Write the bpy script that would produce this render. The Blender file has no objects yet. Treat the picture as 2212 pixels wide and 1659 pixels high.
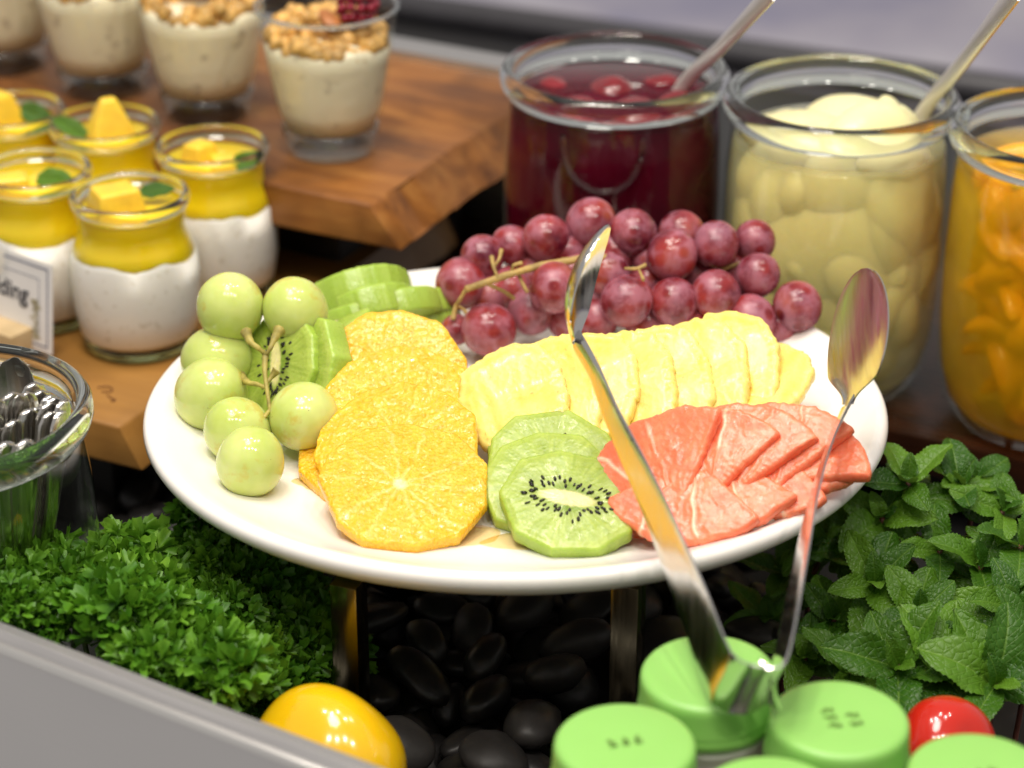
import bpy, bmesh, math, random
from mathutils import Vector, Matrix, noise as mnoise
R_ = random.Random(7)
scene = bpy.context.scene
COL = scene.collection
rad = math.radians

# ---------------------------------------------------------------- camera
PITCH = rad(26.5)
CAM = Vector((0.0, -0.8766, 0.5757))
FPX = 5203.0                      # focal length in units of a 2212 px wide picture
cam_d = bpy.data.cameras.new('camera'); cam_o = bpy.data.objects.new('camera', cam_d); COL.objects.link(cam_o)
cam_o.location = CAM; cam_o.rotation_euler = (math.pi/2 - PITCH, 0, 0)
cam_d.sensor_width = 36.0; cam_d.lens = 36.0*FPX/2212.0
cam_d.clip_start = 0.05; cam_d.clip_end = 50
cam_d.dof.use_dof = True; cam_d.dof.focus_distance = 0.965; cam_d.dof.aperture_fstop = 6.3
scene.camera = cam_o
FWD = Vector((0, math.cos(PITCH), -math.sin(PITCH))); UPV = Vector((0, math.sin(PITCH), math.cos(PITCH)))
def ray(px, py): return FWD + Vector((1,0,0))*((px-1106)/FPX) - UPV*((py-829.5)/FPX)
def at(px, py, z):
    d = ray(px, py); return CAM + d*((z-CAM.z)/d.z)
def atd(px, py, dep): return CAM + ray(px, py)*dep
def atplane(px, py, p, n):
    d = ray(px, py); return CAM + d*((p-CAM).dot(n)/d.dot(n))

# ---------------------------------------------------------------- light
w = bpy.data.worlds.new('World'); scene.world = w; w.use_nodes = True
w.node_tree.nodes['Background'].inputs[0].default_value = (1.0, 0.96, 0.92, 1)
w.node_tree.nodes['Background'].inputs[1].default_value = 0.43
def lamp(name, loc, target, size, watts, col=(1, .925, .83)):
    l = bpy.data.lights.new(name, 'AREA'); l.shape = 'DISK'; l.size = size; l.energy = watts; l.color = col
    o = bpy.data.objects.new(name, l); COL.objects.link(o); o.location = loc
    o.rotation_euler = (Vector(target)-Vector(loc)).to_track_quat('-Z', 'Y').to_euler(); return o
lamp('ceiling_panel', (-.25, -.20, 1.65), (0, .02, .1), .5, 11.0)
for i, (x, y, e) in enumerate([(-.62, .22, 3.6), (-.30, .12, 3.8), (.02, .30, 3.8), (.34, .05, 4.2), (.66, .24, 3.6)]):
    lamp('ceiling_spot', (x, y, 1.72), (x*.12, .04, .1), .055, e*.80)
for i, x in enumerate((-.55, -.18, .20, .58)):
    lamp('ceiling_spot', (x, -.80-.06*(i%2), 1.60), (x*.2, .08, .08), .055, 4.1)
scene.view_settings.view_transform = 'Standard'; scene.view_settings.look = 'None'
scene.view_settings.exposure = 0.0; scene.view_settings.gamma = 1.0
scene.render.engine = 'CYCLES'
cy = scene.cycles
cy.use_denoising = True; cy.max_bounces = 14; cy.transparent_max_bounces = 40; cy.transmission_bounces = 12
cy.glossy_bounces = 6; cy.diffuse_bounces = 4; cy.caustics_reflective = False; cy.caustics_refractive = False
cy.sample_clamp_indirect = 6.0; cy.use_adaptive_sampling = False

# ---------------------------------------------------------------- object helpers
def link(name, data, parent=None):
    o = bpy.data.objects.new(name, data); COL.objects.link(o)
    if parent is not None: o.parent = parent
    return o
def tag(o, label=None, cat=None, group=None, kind=None):
    if label: o['label'] = label
    if cat: o['category'] = cat
    if group: o['group'] = group
    if kind: o['kind'] = kind
    return o
def thing(name, label, cat, loc=(0,0,0), group=None):
    o = link(name, None); o.location = loc; o.empty_display_size = .01
    return tag(o, label, cat, group)
def mk(name, verts, faces, mat=None, smooth=True, cols=None, uvs=None):
    me = bpy.data.meshes.new(name); me.from_pydata([tuple(v) for v in verts], [], faces)
    if mat: me.materials.append(mat)
    if smooth: me.polygons.foreach_set('use_smooth', [True]*len(me.polygons))
    if cols is not None:
        a = me.color_attributes.new('Col', 'FLOAT_COLOR', 'POINT')
        a.data.foreach_set('color', [c for k in cols for c in (k[0], k[1], k[2], 1.0)])
    if uvs is not None:
        ul = me.uv_layers.new(name='UVMap')
        ul.data.foreach_set('uv', [c for l in me.loops for c in uvs[l.vertex_index]])
    me.update(); return me
def fix_normals(me):
    bm = bmesh.new(); bm.from_mesh(me); bmesh.ops.recalc_face_normals(bm, faces=bm.faces); bm.to_mesh(me); bm.free(); return me
def sharp(me, deg=35):
    try: me.set_sharp_from_angle(angle=rad(deg))
    except Exception: pass
    return me
def lathe(name, prof, mat, n=64, wob=None, smooth=True):
    vs, fs, idx = [], [], []
    for k, (r, z) in enumerate(prof):
        if r < 1e-6: idx.append([len(vs)]*n); vs.append((0, 0, z))
        else:
            row = []
            for i in range(n):
                a = 2*math.pi*i/n; rr, zz = r, z
                if wob: rr, zz = wob(k, a, r, z)
                row.append(len(vs)); vs.append((rr*math.cos(a), rr*math.sin(a), zz))
            idx.append(row)
    for k in range(len(prof)-1):
        for i in range(n):
            j = (i+1) % n
            f = [idx[k][i], idx[k][j], idx[k+1][j], idx[k+1][i]]
            g = []
            for v in f:
                if v not in g: g.append(v)
            if len(g) > 2: fs.append(g)
    return fix_normals(mk(name, vs, fs, mat, smooth))
def frame(d, up=Vector((0,0,1))):
    d = d.normalized()
    if abs(d.dot(up)) > .97: up = Vector((1,0,0))
    a = d.cross(up).normalized(); return a, a.cross(d)
def tube_data(pts, rads, n=8, vs=None, fs=None):
    vs = [] if vs is None else vs; fs = [] if fs is None else fs
    base = len(vs); m = len(pts)
    for i, p in enumerate(pts):
        d = pts[min(i+1, m-1)] - pts[max(i-1, 0)]
        a, b = frame(d)
        for k in range(n):
            t = 2*math.pi*k/n; vs.append(p + (a*math.cos(t)+b*math.sin(t))*rads[i])
    for i in range(m-1):
        for k in range(n):
            j = (k+1) % n; fs.append([base+i*n+k, base+i*n+j, base+(i+1)*n+j, base+(i+1)*n+k])
    fs.append([base+k for k in range(n)][::-1]); fs.append([base+(m-1)*n+k for k in range(n)])
    return vs, fs
def tube(name, pts, rads, mat, n=8):
    vs, fs = tube_data(pts, rads, n); return fix_normals(mk(name, vs, fs, mat))
def curve_pts(pts, n=8):
    out = []; m = len(pts)
    for i in range(m-1):
        p0, p1, p2, p3 = pts[max(i-1,0)], pts[i], pts[i+1], pts[min(i+2, m-1)]
        for k in range(n):
            t = k/n
            out.append(.5*((2*p1)+(p2-p0)*t+(2*p0-5*p1+4*p2-p3)*t*t+(3*p1-p0-3*p2+p3)*t**3))
    out.append(pts[-1].copy()); return out
def ball(name, sub, mat, fn=None, smooth=True, size=1.0):
    bm = bmesh.new(); bmesh.ops.create_icosphere(bm, subdivisions=sub, radius=1.0)
    if fn:
        for v in bm.verts: v.co = fn(v.co.copy())
    if size != 1.0:
        for v in bm.verts: v.co *= size
    me = bpy.data.meshes.new(name); bm.to_mesh(me); bm.free()
    me.materials.append(mat)
    if smooth: me.polygons.foreach_set('use_smooth', [True]*len(me.polygons))
    return me
def prism(name, poly, z0, z1, mat, bevel=0.0, seg=2, poly1=None):
    bm = bmesh.new(); poly1 = poly1 or poly
    a = [bm.verts.new((p[0], p[1], z0)) for p in poly]; b = [bm.verts.new((p[0], p[1], z1)) for p in poly1]
    n = len(poly); bm.faces.new(a[::-1]); bm.faces.new(b)
    for i in range(n): bm.faces.new([a[i], a[(i+1)%n], b[(i+1)%n], b[i]])
    if bevel: bmesh.ops.bevel(bm, geom=list(bm.edges), offset=bevel, segments=seg, profile=.6, affect='EDGES')
    bmesh.ops.recalc_face_normals(bm, faces=bm.faces)
    me = bpy.data.meshes.new(name); bm.to_mesh(me); bm.free(); me.materials.append(mat)
    if bevel:
        me.polygons.foreach_set('use_smooth', [True]*len(me.polygons)); sharp(me, 40)
    return me
def nz(x, y=0., z=0.): return mnoise.noise(Vector((x, y, z)))
def orient(o, n, spin=0.0, up=Vector((0,1,0))):
    z = Vector(n).normalized(); x = up.cross(z)
    if x.length < 1e-3: x = Vector((1,0,0)).cross(z)
    x.normalize(); y = z.cross(x)
    m = Matrix((x, y, z)).transposed() @ Matrix.Rotation(spin, 3, 'Z')
    o.rotation_mode = 'QUATERNION'; o.rotation_quaternion = m.to_quaternion(); return o
def smst(a, b, x):
    t = min(1, max(0, (x-a)/(b-a))); return t*t*(3-2*t)
def lerp3(a, b, t): return tuple(a[i]+(b[i]-a[i])*t for i in range(3))

# ---------------------------------------------------------------- material helpers
class NB:
    def __init__(s, name):
        s.m = bpy.data.materials.new(name); s.m.use_nodes = True; s.t = s.m.node_tree; s.t.nodes.clear()
        s.out = s.t.nodes.new('ShaderNodeOutputMaterial')
    def n(s, typ, ins=None, **props):
        nd = s.t.nodes.new('ShaderNode'+typ)
        for k, v in props.items(): setattr(nd, k, v)
        if ins:
            for k, v in ins.items(): s.put(nd.inputs[k], v)
        return nd
    def put(s, sock, v):
        if isinstance(v, bpy.types.NodeSocket): s.t.links.new(v, sock)
        elif isinstance(v, bpy.types.Node): s.t.links.new(v.outputs[0], sock)
        else:
            if isinstance(v, tuple) and len(v) == 3 and sock.type == 'RGBA': v = v+(1,)
            sock.default_value = v
    def obj(s): return s.n('TexCoord').outputs['Object']
    def rnd(s): return s.n('ObjectInfo').outputs['Random']
    def vary(s, amt=7.0):      # object coordinates shifted by the object's own random number
        v = s.n('VectorMath', operation='MULTIPLY'); s.put(v.inputs[0], s.rnd()); v.inputs[1].default_value = (amt, amt*1.7, amt*.6)
        a = s.n('VectorMath', operation='ADD'); s.put(a.inputs[0], s.obj()); s.put(a.inputs[1], v); return a.outputs[0]
    def noise(s, scale, vec=None, detail=3, rough=.55, dist=0.0):
        nd = s.n('TexNoise', {'Scale': scale, 'Detail': detail, 'Roughness': rough, 'Distortion': dist})
        s.put(nd.inputs['Vector'], vec if vec is not None else s.obj()); return nd.outputs[0]
    def vor(s, scale, vec=None, feature='F1', out='Distance'):
        nd = s.n('TexVoronoi', {'Scale': scale}, feature=feature); s.put(nd.inputs['Vector'], vec if vec is not None else s.obj()); return nd.outputs[out]
    def ramp(s, fac, stops, interp='LINEAR'):
        nd = s.n('ValToRGB'); cr = nd.color_ramp; cr.interpolation = interp
        while len(cr.elements) < len(stops): cr.elements.new(.5)
        for e, (p, c) in zip(cr.elements, stops):
            e.position = p; e.color = (c if isinstance(c, tuple) else (c, c, c))+(1,) if not (isinstance(c, tuple) and len(c) == 4) else c
        s.put(nd.inputs[0], fac); return nd.outputs[0]
    def mix(s, fac, a, b, mode='MIX'):
        nd = s.n('Mix', data_type='RGBA', blend_type=mode); s.put(nd.inputs[0], fac); s.put(nd.inputs[6], a); s.put(nd.inputs[7], b); return nd.outputs[2]
    def math(s, op, a, b=None, c=None):
        nd = s.n('Math', operation=op); s.put(nd.inputs[0], a)
        if b is not None: s.put(nd.inputs[1], b)
        if c is not None: s.put(nd.inputs[2], c)
        return nd.outputs[0]
    def sep(s, vec):
        return s.n('SeparateXYZ', {0: vec}).outputs
    def map(s, vec, scale=(1,1,1), rot=(0,0,0), loc=(0,0,0)):
        nd = s.n('Mapping'); s.put(nd.inputs[0], vec); nd.inputs['Scale'].default_value = scale; nd.inputs['Rotation'].default_value = rot; nd.inputs['Location'].default_value = loc; return nd.outputs[0]
    def bump(s, h, strength=.3, dist=.001, normal=None):
        nd = s.n('Bump', {'Strength': strength, 'Distance': dist, 'Height': h})
        if normal is not None: s.put(nd.inputs['Normal'], normal)
        return nd.outputs[0]
    def col(s): return s.n('VertexColor', layer_name='Col').outputs[0]
    def pbr(s, **kw):
        ren = {'color': 'Base Color', 'rough': 'Roughness', 'metal': 'Metallic', 'sss': 'Subsurface Weight', 'rad': 'Subsurface Radius', 'sscale': 'Subsurface Scale',
               'spec': 'Specular IOR Level', 'trans': 'Transmission Weight', 'ior': 'IOR', 'normal': 'Normal', 'coat': 'Coat Weight', 'coatr': 'Coat Roughness', 'sheen': 'Sheen Weight', 'aniso': 'Anisotropic', 'alpha': 'Alpha'}
        nd = s.n('BsdfPrincipled')
        for k, v in kw.items(): s.put(nd.inputs[ren[k]], v)
        return nd
    def done(s, sh): s.put(s.out.inputs[0], sh); return s.m

def schlick(b, f0=.04, k=1.0):
    lw = b.n('LayerWeight', {'Blend': .5}); return b.math('MULTIPLY_ADD', b.math('POWER', lw.outputs['Facing'], 5.0), (1-f0)*k, f0*k)
def glass_thin(name, tint=(.985,.99,.985), edge=(.86,.92,.87), rough=.0, refl=1.0):
    b = NB(name); lw = b.n('LayerWeight', {'Blend': .5})
    tr = b.n('BsdfTransparent', {0: b.mix(b.math('POWER', lw.outputs['Facing'], 4.0), tint, edge)})
    gl = b.n('BsdfGlossy', {'Color': (1,1,1), 'Roughness': rough})
    mx = b.n('MixShader', {0: schlick(b, .045, refl), 1: tr, 2: gl}); return b.done(mx)
def glass_solid(name, col=(.95,.98,.96), rough=.0, ior=1.48):
    b = NB(name); return b.done(b.pbr(color=col, trans=1.0, rough=rough, ior=ior))
# ---------------------------------------------------------------- materials
M = {}
def m_ceramic():
    b = NB('glazed_ceramic'); n = b.noise(60, detail=2)
    return b.done(b.pbr(color=b.mix(n, (.86,.83,.78), (.88,.855,.81)), rough=.16, spec=.5, sss=.12, rad=(.6,.5,.4), sscale=.004, normal=b.bump(b.noise(35), .03, .001)))
M['ceramic'] = m_ceramic()
def m_green_grape():
    b = NB('green_grape_skin'); v = b.vary()
    n1 = b.noise(55, v, 3); n2 = b.noise(120, v, 2)
    base = b.mix(b.ramp(n1, [(.3, 0.), (.7, 1.)]), (.50,.59,.14), (.66,.72,.27))
    russ = b.ramp(b.noise(75, b.map(v, loc=(3,1,2)), 4, .6), [(.56, 0.), (.66, 1.)])
    base = b.mix(b.math('MULTIPLY', russ, .6), base, (.58,.44,.06))
    dots = b.ramp(b.vor(420, v), [(.05, 1.), (.11, 0.)]); gate = b.ramp(n2, [(.62, 0.), (.66, 1.)])
    base = b.mix(b.math('MULTIPLY', b.math('MULTIPLY', dots, gate), .8), base, (.10,.06,.02))
    return b.done(b.pbr(color=base, rough=b.ramp(n2, [(.3,.10),(.7,.20)]), sss=.9, rad=(.55,.75,.18), sscale=.007, spec=.5, normal=b.bump(b.noise(260, v), .04, .001)))
M['green_grape'] = m_green_grape()
def m_red_grape():
    b = NB('red_grape_skin'); v = b.vary()
    skin = b.mix(b.ramp(b.noise(60, v, 3), [(.35,0.),(.68,1.)]), (.105,.007,.020), (.36,.040,.035))
    z = b.n('SeparateXYZ', {0: b.n('TexCoord').outputs['Object']}).outputs[2]
    blush = b.math('MULTIPLY', b.ramp(b.noise(48, b.map(v, loc=(9,2,1)), 2), [(.56,0.),(.74,1.)]), .55)
    skin = b.mix(blush, skin, (.46,.11,.03))
    bl = b.ramp(b.noise(95, v, 5, .62), [(.36, 0.), (.60, 1.)])
    bl2 = b.ramp(b.vor(130, b.map(v, loc=(1,5,2))), [(.22, 0.), (.42, 1.)])
    bloom = b.math('MULTIPLY', b.math('MULTIPLY', bl, bl2), .62)
    c = b.mix(bloom, skin, (.47,.20,.27))
    spk = b.ramp(b.vor(520, v), [(.06,1.),(.13,0.)]); spk = b.math('MULTIPLY', spk, b.ramp(b.noise(90, b.map(v, loc=(2,2,7))), [(.55,0.),(.6,1.)]))
    c = b.mix(b.math('MULTIPLY', spk, .6), c, (.62,.34,.24))
    return b.done(b.pbr(color=c, rough=b.mix(bloom, (.15,)*3, (.48,)*3), sss=.25, rad=(.7,.16,.10), sscale=.004, spec=.5))
M['red_grape'] = m_red_grape()
def m_simple(name, col, rough=.5, var=.25, scale=80, sss=0., srad=(1,.5,.3), sscale=.003, bumps=.0, bscale=300, metal=0., spec=.5, coat=0.):
    b = NB(name); v = b.vary(); n = b.noise(scale, v, 4)
    lo = tuple(c*(1-var) for c in col); hi = tuple(min(1, c*(1+var)) for c in col)
    kw = dict(color=b.mix(b.ramp(n, [(.3,0.),(.7,1.)]), lo, hi), rough=rough, sss=sss, rad=srad, sscale=sscale, metal=metal, spec=spec, coat=coat)
    if bumps: kw['normal'] = b.bump(b.noise(bscale, v, 4), bumps, .001)
    return b.done(b.pbr(**kw))
M['stem_tan'] = m_simple('grape_stalk', (.40,.27,.08), .6, .35, 160, .15, (1,.6,.3), .002, .5, 500)
M['stem_green'] = m_simple('green_grape_stalk', (.36,.30,.07), .55, .45, 130, .15, (1,.7,.3), .002, .5, 500)
def m_fruit(name, rough, sss, srad, sscale, bscale, bstr, wet=.35, fine=900, bdist=.0009):
    b = NB(name); v = b.vary(); c = b.col()
    n = b.noise(fine, v, 3); n2 = b.vor(bscale, v)
    c = b.mix(b.ramp(n, [(.30, .0), (.75, .22)]), c, (1., .95, .8), 'SOFT_LIGHT')
    h = b.math('ADD', b.math('MULTIPLY', n2, 1.0), b.math('MULTIPLY', b.noise(bscale*2.3, v, 3), .5))
    return b.done(b.pbr(color=c, rough=b.ramp(b.noise(bscale*.6, v), [(.35, rough*.55), (.7, rough)]), sss=sss, rad=srad, sscale=sscale, coat=wet, coatr=.12, spec=.5, normal=b.bump(h, bstr, bdist)))
M['orange'] = m_fruit('orange_pulp', .28, .55, (1.,.48,.06), .0035, 620, .95, .45)
M['grapefruit'] = m_fruit('grapefruit_pulp', .42, .6, (1.,.34,.18), .004, 440, .24, .10)
M['kiwi'] = m_fruit('kiwi_flesh', .46, .7, (.65,.8,.2), .005, 600, .16, .10)
M['pineapple'] = m_fruit('pineapple_flesh', .42, .6, (1.,.75,.22), .005, 330, .16, .15)
M['seed'] = m_simple('kiwi_seed', (.012,.008,.008), .3, .3)
def m_steel(name, col=(.60,.57,.53), rough=.13, scr=900, bs=.05):
    b = NB(name); n = b.noise(scr, b.map(b.obj(), scale=(1,.05,.05)), 2)
    return b.done(b.pbr(color=col, metal=1., rough=b.ramp(n, [(.3, rough*.7), (.7, rough*1.5)]), normal=b.bump(n, bs, .0003)))
M['steel'] = m_steel('polished_steel', (.66,.65,.64), .15); M['spoon_steel'] = m_steel('cutlery_steel', (.62,.60,.57), .2, 600, .12)
def m_brushed():
    b = NB('brushed_steel'); n = b.noise(700, b.map(b.obj(), scale=(.02,1,1)), 3); n2 = b.noise(9, b.obj(), 2)
    return b.done(b.pbr(color=b.mix(n2, (.62,.60,.60), (.72,.70,.69)), metal=1., rough=b.ramp(n, [(.3,.30),(.7,.42)]), normal=b.bump(n, .03, .0003)))
M['brushed'] = m_brushed()
M['bead'] = m_steel('polished_bead', (.85,.83,.80), .30, 4, .0)
M['satin'] = m_simple('satin_steel', (.74,.71,.67), .30, .03, 20, metal=.55)
M['leg'] = m_steel('dark_polished_leg', (.20,.17,.11), .16)
def m_wood(name, a, bcol, c, scale=1.0, rough=.42):
    b = NB(name); v = b.map(b.obj(), scale=(3.2*scale, 22*scale, 22*scale))
    n = b.noise(1.6, v, 5, .6, 1.2); fine = b.noise(16, b.map(b.obj(), scale=(2,60,60)), 4)
    blot = b.noise(9*scale, b.obj(), 3, .6, .8)
    col = b.ramp(n, [(.28, a), (.50, bcol), (.72, c)])
    col = b.mix(b.ramp(blot, [(.45,0.),(.68,.75)]), col, tuple(x*.42 for x in a))
    col = b.mix(b.math('MULTIPLY', fine, .35), col, tuple(x*.55 for x in a))
    return b.done(b.pbr(color=col, rough=b.ramp(fine, [(.3,rough-.12),(.7,rough+.1)]), spec=.45, normal=b.bump(fine, .12, .0006)))
M['wood_warm'] = m_wood('acacia_board', (.105,.033,.007), (.32,.118,.022), (.48,.215,.05))
M['wood_light'] = m_wood('acacia_board_light', (.27,.12,.022), (.36,.17,.035), (.42,.21,.05), .7, .45)
M['wood_dark'] = m_wood('dark_shelf_wood', (.018,.006,.003), (.05,.016,.006), (.10,.033,.012), .8, .3)
M['wood_block'] = m_wood('pale_block_wood', (.56,.40,.20), (.66,.49,.27), (.74,.57,.33), 1.4, .5)
M['juice'] = glass_thin('fruit_juice', (1.,.90,.66), (1.,.82,.5), .03, .8)
M['bark'] = m_simple('board_edge_wood', (.34,.15,.03), .55, .3, 40, 0, bumps=.3, bscale=90)
def m_pebble():
    b = NB('black_pebble_stone'); v = b.vary(); n = b.noise(140, v, 5)
    c = b.mix(b.math('MULTIPLY', b.rnd(), .8), (.010,.009,.009), (.032,.029,.027))
    c = b.mix(b.ramp(n, [(.5,0.),(.8,.35)]), c, (.06,.055,.05))
    return b.done(b.pbr(color=c, rough=b.ramp(b.noise(30, v), [(.3,.33),(.7,.55)]), spec=.4, normal=b.bump(n, .25, .0008)))
M['pebble'] = m_pebble()
M['black'] = m_simple('matte_black', (.006,.006,.006), .6, .2); M['black_lam'] = m_simple('black_laminate', (.008,.007,.007), .35, .2)
def m_parsley():
    b = NB('parsley_leaf'); n = b.noise(120, b.obj(), 3); r = b.rnd()
    c = b.mix(b.ramp(n, [(.3,0.),(.7,1.)]), b.mix(r, (.030,.13,.007), (.075,.23,.014)), b.mix(r, (.11,.31,.016), (.25,.48,.04)))
    p = b.pbr(color=c, rough=.42, spec=.45); t = b.n('BsdfTranslucent', {0: b.mix(.5, c, (.22,.50,.03))})
    return b.done(b.n('MixShader', {0: .28, 1: p, 2: t}))
M['parsley'] = m_parsley(); M['parsley_stem'] = m_simple('parsley_stem', (.13,.24,.03), .45, .3, 100, .2, (.5,.8,.2), .002)
def m_mint():
    b = NB('mint_leaf'); uv = b.n('UVMap'); s = b.sep(uv.outputs[0]); u = b.math('ABSOLUTE', b.math('SUBTRACT', s[0], .5)); vv = s[1]
    ph = b.math('SUBTRACT', b.math('MULTIPLY', vv, 8.5), b.math('MULTIPLY', u, 7.0))
    side = b.math('ABSOLUTE', b.math('SUBTRACT', b.math('FRACT', ph), .5))         # 0 at a side vein
    vein = b.ramp(side, [(.0, 1.), (.10, 0.)]); mid = b.ramp(u, [(.0, 1.), (.035, 0.)])
    vm = b.math('MAXIMUM', b.math('MULTIPLY', vein, .55), mid)
    cell = b.vor(7.0, b.map(uv.outputs[0], scale=(1.0, 1.5, 1)), 'DISTANCE_TO_EDGE')
    r = b.rnd(); n = b.noise(70, b.vary(), 3)
    c = b.mix(b.math('POWER', r, 1.4), (.022,.085,.004), (.145,.30,.020)); c = b.mix(b.math('MULTIPLY', n, .5), c, (.05,.17,.008))
    c = b.mix(b.math('MULTIPLY', vm, .5), c, (.21,.37,.055))
    geo = b.n('NewGeometry'); c = b.mix(b.math('MULTIPLY', geo.outputs['Backfacing'], .55), c, (.22,.35,.08))
    h = b.math('SUBTRACT', b.ramp(cell, [(0., 0.), (.12, .6), (.34, 1.)]), b.math('MULTIPLY', vm, .9))
    p = b.pbr(color=c, rough=.40, spec=.42, normal=b.bump(h, .45, .0007)); t = b.n('BsdfTranslucent', {0: b.mix(.5, c, (.20,.40,.02))})
    return b.done(b.n('MixShader', {0: .22, 1: p, 2: t}))
M['mint'] = m_mint(); M['mint_stem'] = m_simple('mint_stem', (.13,.045,.03), .45, .5, 60)
M['cap'] = m_simple('green_cap_plastic', (.27,.56,.125), .36, .03, 30, .25, (.4,.8,.2), .004)
def m_bottle():
    b = NB('milky_bottle_plastic'); return b.done(b.pbr(color=(.78,.75,.70), rough=.25, sss=.4, rad=(.8,.7,.6), sscale=.006, trans=.15))
M['bottle'] = m_bottle(); M['ink'] = m_simple('black_ink', (.17,.34,.06), .6, .2); M['print'] = m_simple('black_print', (.02,.022,.035), .6, .2)
M['print_grey'] = m_simple('grey_print', (.20,.22,.30), .6, .2); M['print_gold'] = m_simple('gold_print', (.42,.38,.24), .5, .3)
M['pepper'] = m_simple('yellow_pepper_skin', (.82,.50,.006), .16, .08, 25, .35, (1,.6,.05), .006, spec=.55, coat=.4)
M['tomato'] = m_simple('red_tomato_skin', (.50,.018,.008), .14, .12, 25, .3, (1,.2,.05), .005, spec=.55, coat=.3)
M['glass'] = glass_thin('jar_glass', refl=.6); M['glass_green'] = glass_thin('greenish_jar_glass', (.96,.98,.95), (.62,.76,.64))
M['glass_rim'] = glass_solid('jar_rim_glass', (.93,.975,.95)); M['glass_base'] = glass_solid('bottle_green_base_glass', (.66,.84,.48))
M['glass_base2'] = glass_thin('tumbler_base_glass', (.90,.92,.90), (.55,.60,.58), 0., 2.0)
M['puree'] = m_simple('mango_puree', (1.,.68,.006), .32, .04, 60, .5, (1,.6,.05), .005, coat=.15)
def m_pudding():
    b = NB('coconut_pudding'); v = b.vary()
    d = b.ramp(b.noise(260, v, 2), [(.62, 0.), (.70, 1.)])
    c = b.mix(b.math('MULTIPLY', d, .45), (.92,.87,.80), (.55,.47,.34)); return b.done(b.pbr(color=c, rough=.4, sss=.4, rad=(1,.9,.7), sscale=.006))
M['pudding'] = m_pudding()
M['mango'] = m_simple('mango_cube', (.92,.60,.045), .3, .12, 120, .5, (1,.7,.1), .004, .3, 300, coat=.3)
def m_yogurt():
    b = NB('muesli_yogurt'); v = b.vary()
    d = b.ramp(b.noise(120, v, 3), [(.60, 0.), (.70, 1.)])
    c = b.mix(b.math('MULTIPLY', d, .5), b.mix(b.noise(30, v), (.82,.73,.50), (.90,.83,.62)), (.20,.13,.07)); return b.done(b.pbr(color=c, rough=.42, sss=.35, rad=(1,.8,.5), sscale=.004, normal=b.bump(b.noise(160, v), .4, .001)))
M['yogurt'] = m_yogurt()
M['granola'] = m_simple('granola', (.62,.36,.10), .5, .45, 140, .2, (1,.6,.3), .002, .5, 500, coat=.2)
M['almond'] = m_simple('almond_skin', (.38,.14,.04), .45, .3, 200, bumps=.3)
M['raspberry'] = m_simple('raspberry', (.22,.006,.025), .35, .4, 200, .4, (1,.1,.1), .003)
def liquid(name, col, cloud, amt, dens, refl=.7, rough=.02):     # syrup: a closed clear body, slightly cloudy
    b = NB(name); tr = b.n('BsdfTransparent', {0: col}); gl = b.n('BsdfGlossy', {'Roughness': rough})
    df = b.pbr(color=cloud, rough=.5, spec=0., sss=.6, rad=(1.,.8,.4), sscale=.012); body = b.n('MixShader', {0: b.ramp(b.noise(28, detail=2), [(.3, amt*.6), (.7, min(1., amt*1.3))]), 1: tr, 2: df})
    b.put(b.out.inputs[1], b.n('VolumeAbsorption', {'Color': dens[0], 'Density': dens[1]}))
    return b.done(b.n('MixShader', {0: schlick(b, .03, refl), 1: body, 2: gl}))
M['syrup_red'] = liquid('plum_syrup', (.60,.09,.12), (.085,.002,.011), .80, ((.5,.03,.05), 50.0), .45); M['syrup_pear'] = liquid('pear_syrup', (.99,.95,.80), (.98,.90,.44), .26, ((.95,.84,.40), .6)); M['syrup_peach'] = liquid('peach_syrup', (.99,.86,.50), (.99,.56,.01), .42, ((.98,.70,.14), .8))
M['plum'] = m_simple('stewed_plum', (.20,.008,.014), .22, .3, 40, .4, (1,.1,.1), .005, coat=.4)
M['pear'] = m_simple('poached_pear', (.95,.86,.46), .3, .07, 60, .5, (1,.85,.4), .006, .12, 200, coat=.3)
M['peach'] = m_simple('peach_slice', (.93,.44,.02), .26, .10, 60, .5, (1,.5,.05), .005, .15, 200, coat=.4)
M['card'] = m_simple('white_card', (.80,.79,.78), .55, .02)
def m_cloth():
    b = NB('lavender_grey_top'); n = b.noise(5.5, b.obj(), 3, .5); c = b.ramp(n, [(.30,(.16,.16,.26)), (.52,(.28,.265,.33)), (.72,(.40,.385,.43))])
    return b.done(b.pbr(color=c, rough=.5))
M['cloth'] = m_cloth()
# ---------------------------------------------------------------- setting: pebble bed, boards, steel rim, counter behind
YAW = rad(28); E1 = Vector((math.cos(YAW), -math.sin(YAW), 0)); E2 = Vector((math.sin(YAW), math.cos(YAW), 0))
def local(o, p, yaw=-YAW): o.location = p; o.rotation_euler = (0, 0, yaw); return o
def board(name, corner, w, d, t, mat, label, bevel_r=.014, seed=1):
    # origin at the front right top corner; local x runs left (negative) along the front, y runs back; right side is a sloping live edge
    rr = random.Random(seed); n = 14; top, bot = [], []
    for i in range(n+1):
        y = d*i/n; wv = .0035*nz(y*38, seed*3.1)+.0022*nz(y*90, seed)
        top.append((wv if i else 0, y)); bot.append((bevel_r+wv*1.3+.003*nz(y*25, 5+seed), y))
    m = 10
    fr_t = [(-w*i/m, (.002*nz(i*.9, seed) if 0 < i < m else 0)) for i in range(m, 0, -1)]
    poly1 = fr_t+top+[(-w, d)]; poly0 = [(p[0], p[1]-.002) for p in fr_t]+bot+[(-w, d)]
    me = prism(name, poly0, -t, 0, mat, .0016, 2, poly1)
    o = link(name, me); local(o, corner); tag(o, label, 'board'); return o
ZB1, ZB2, ZB3 = .07, .13, .04
lower = board('wooden_board', at(257, 923, ZB1), .55, .30, .02, M['wood_light'], 'light brown wooden board under the mango pudding jars and name card', .011, 3)
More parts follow.
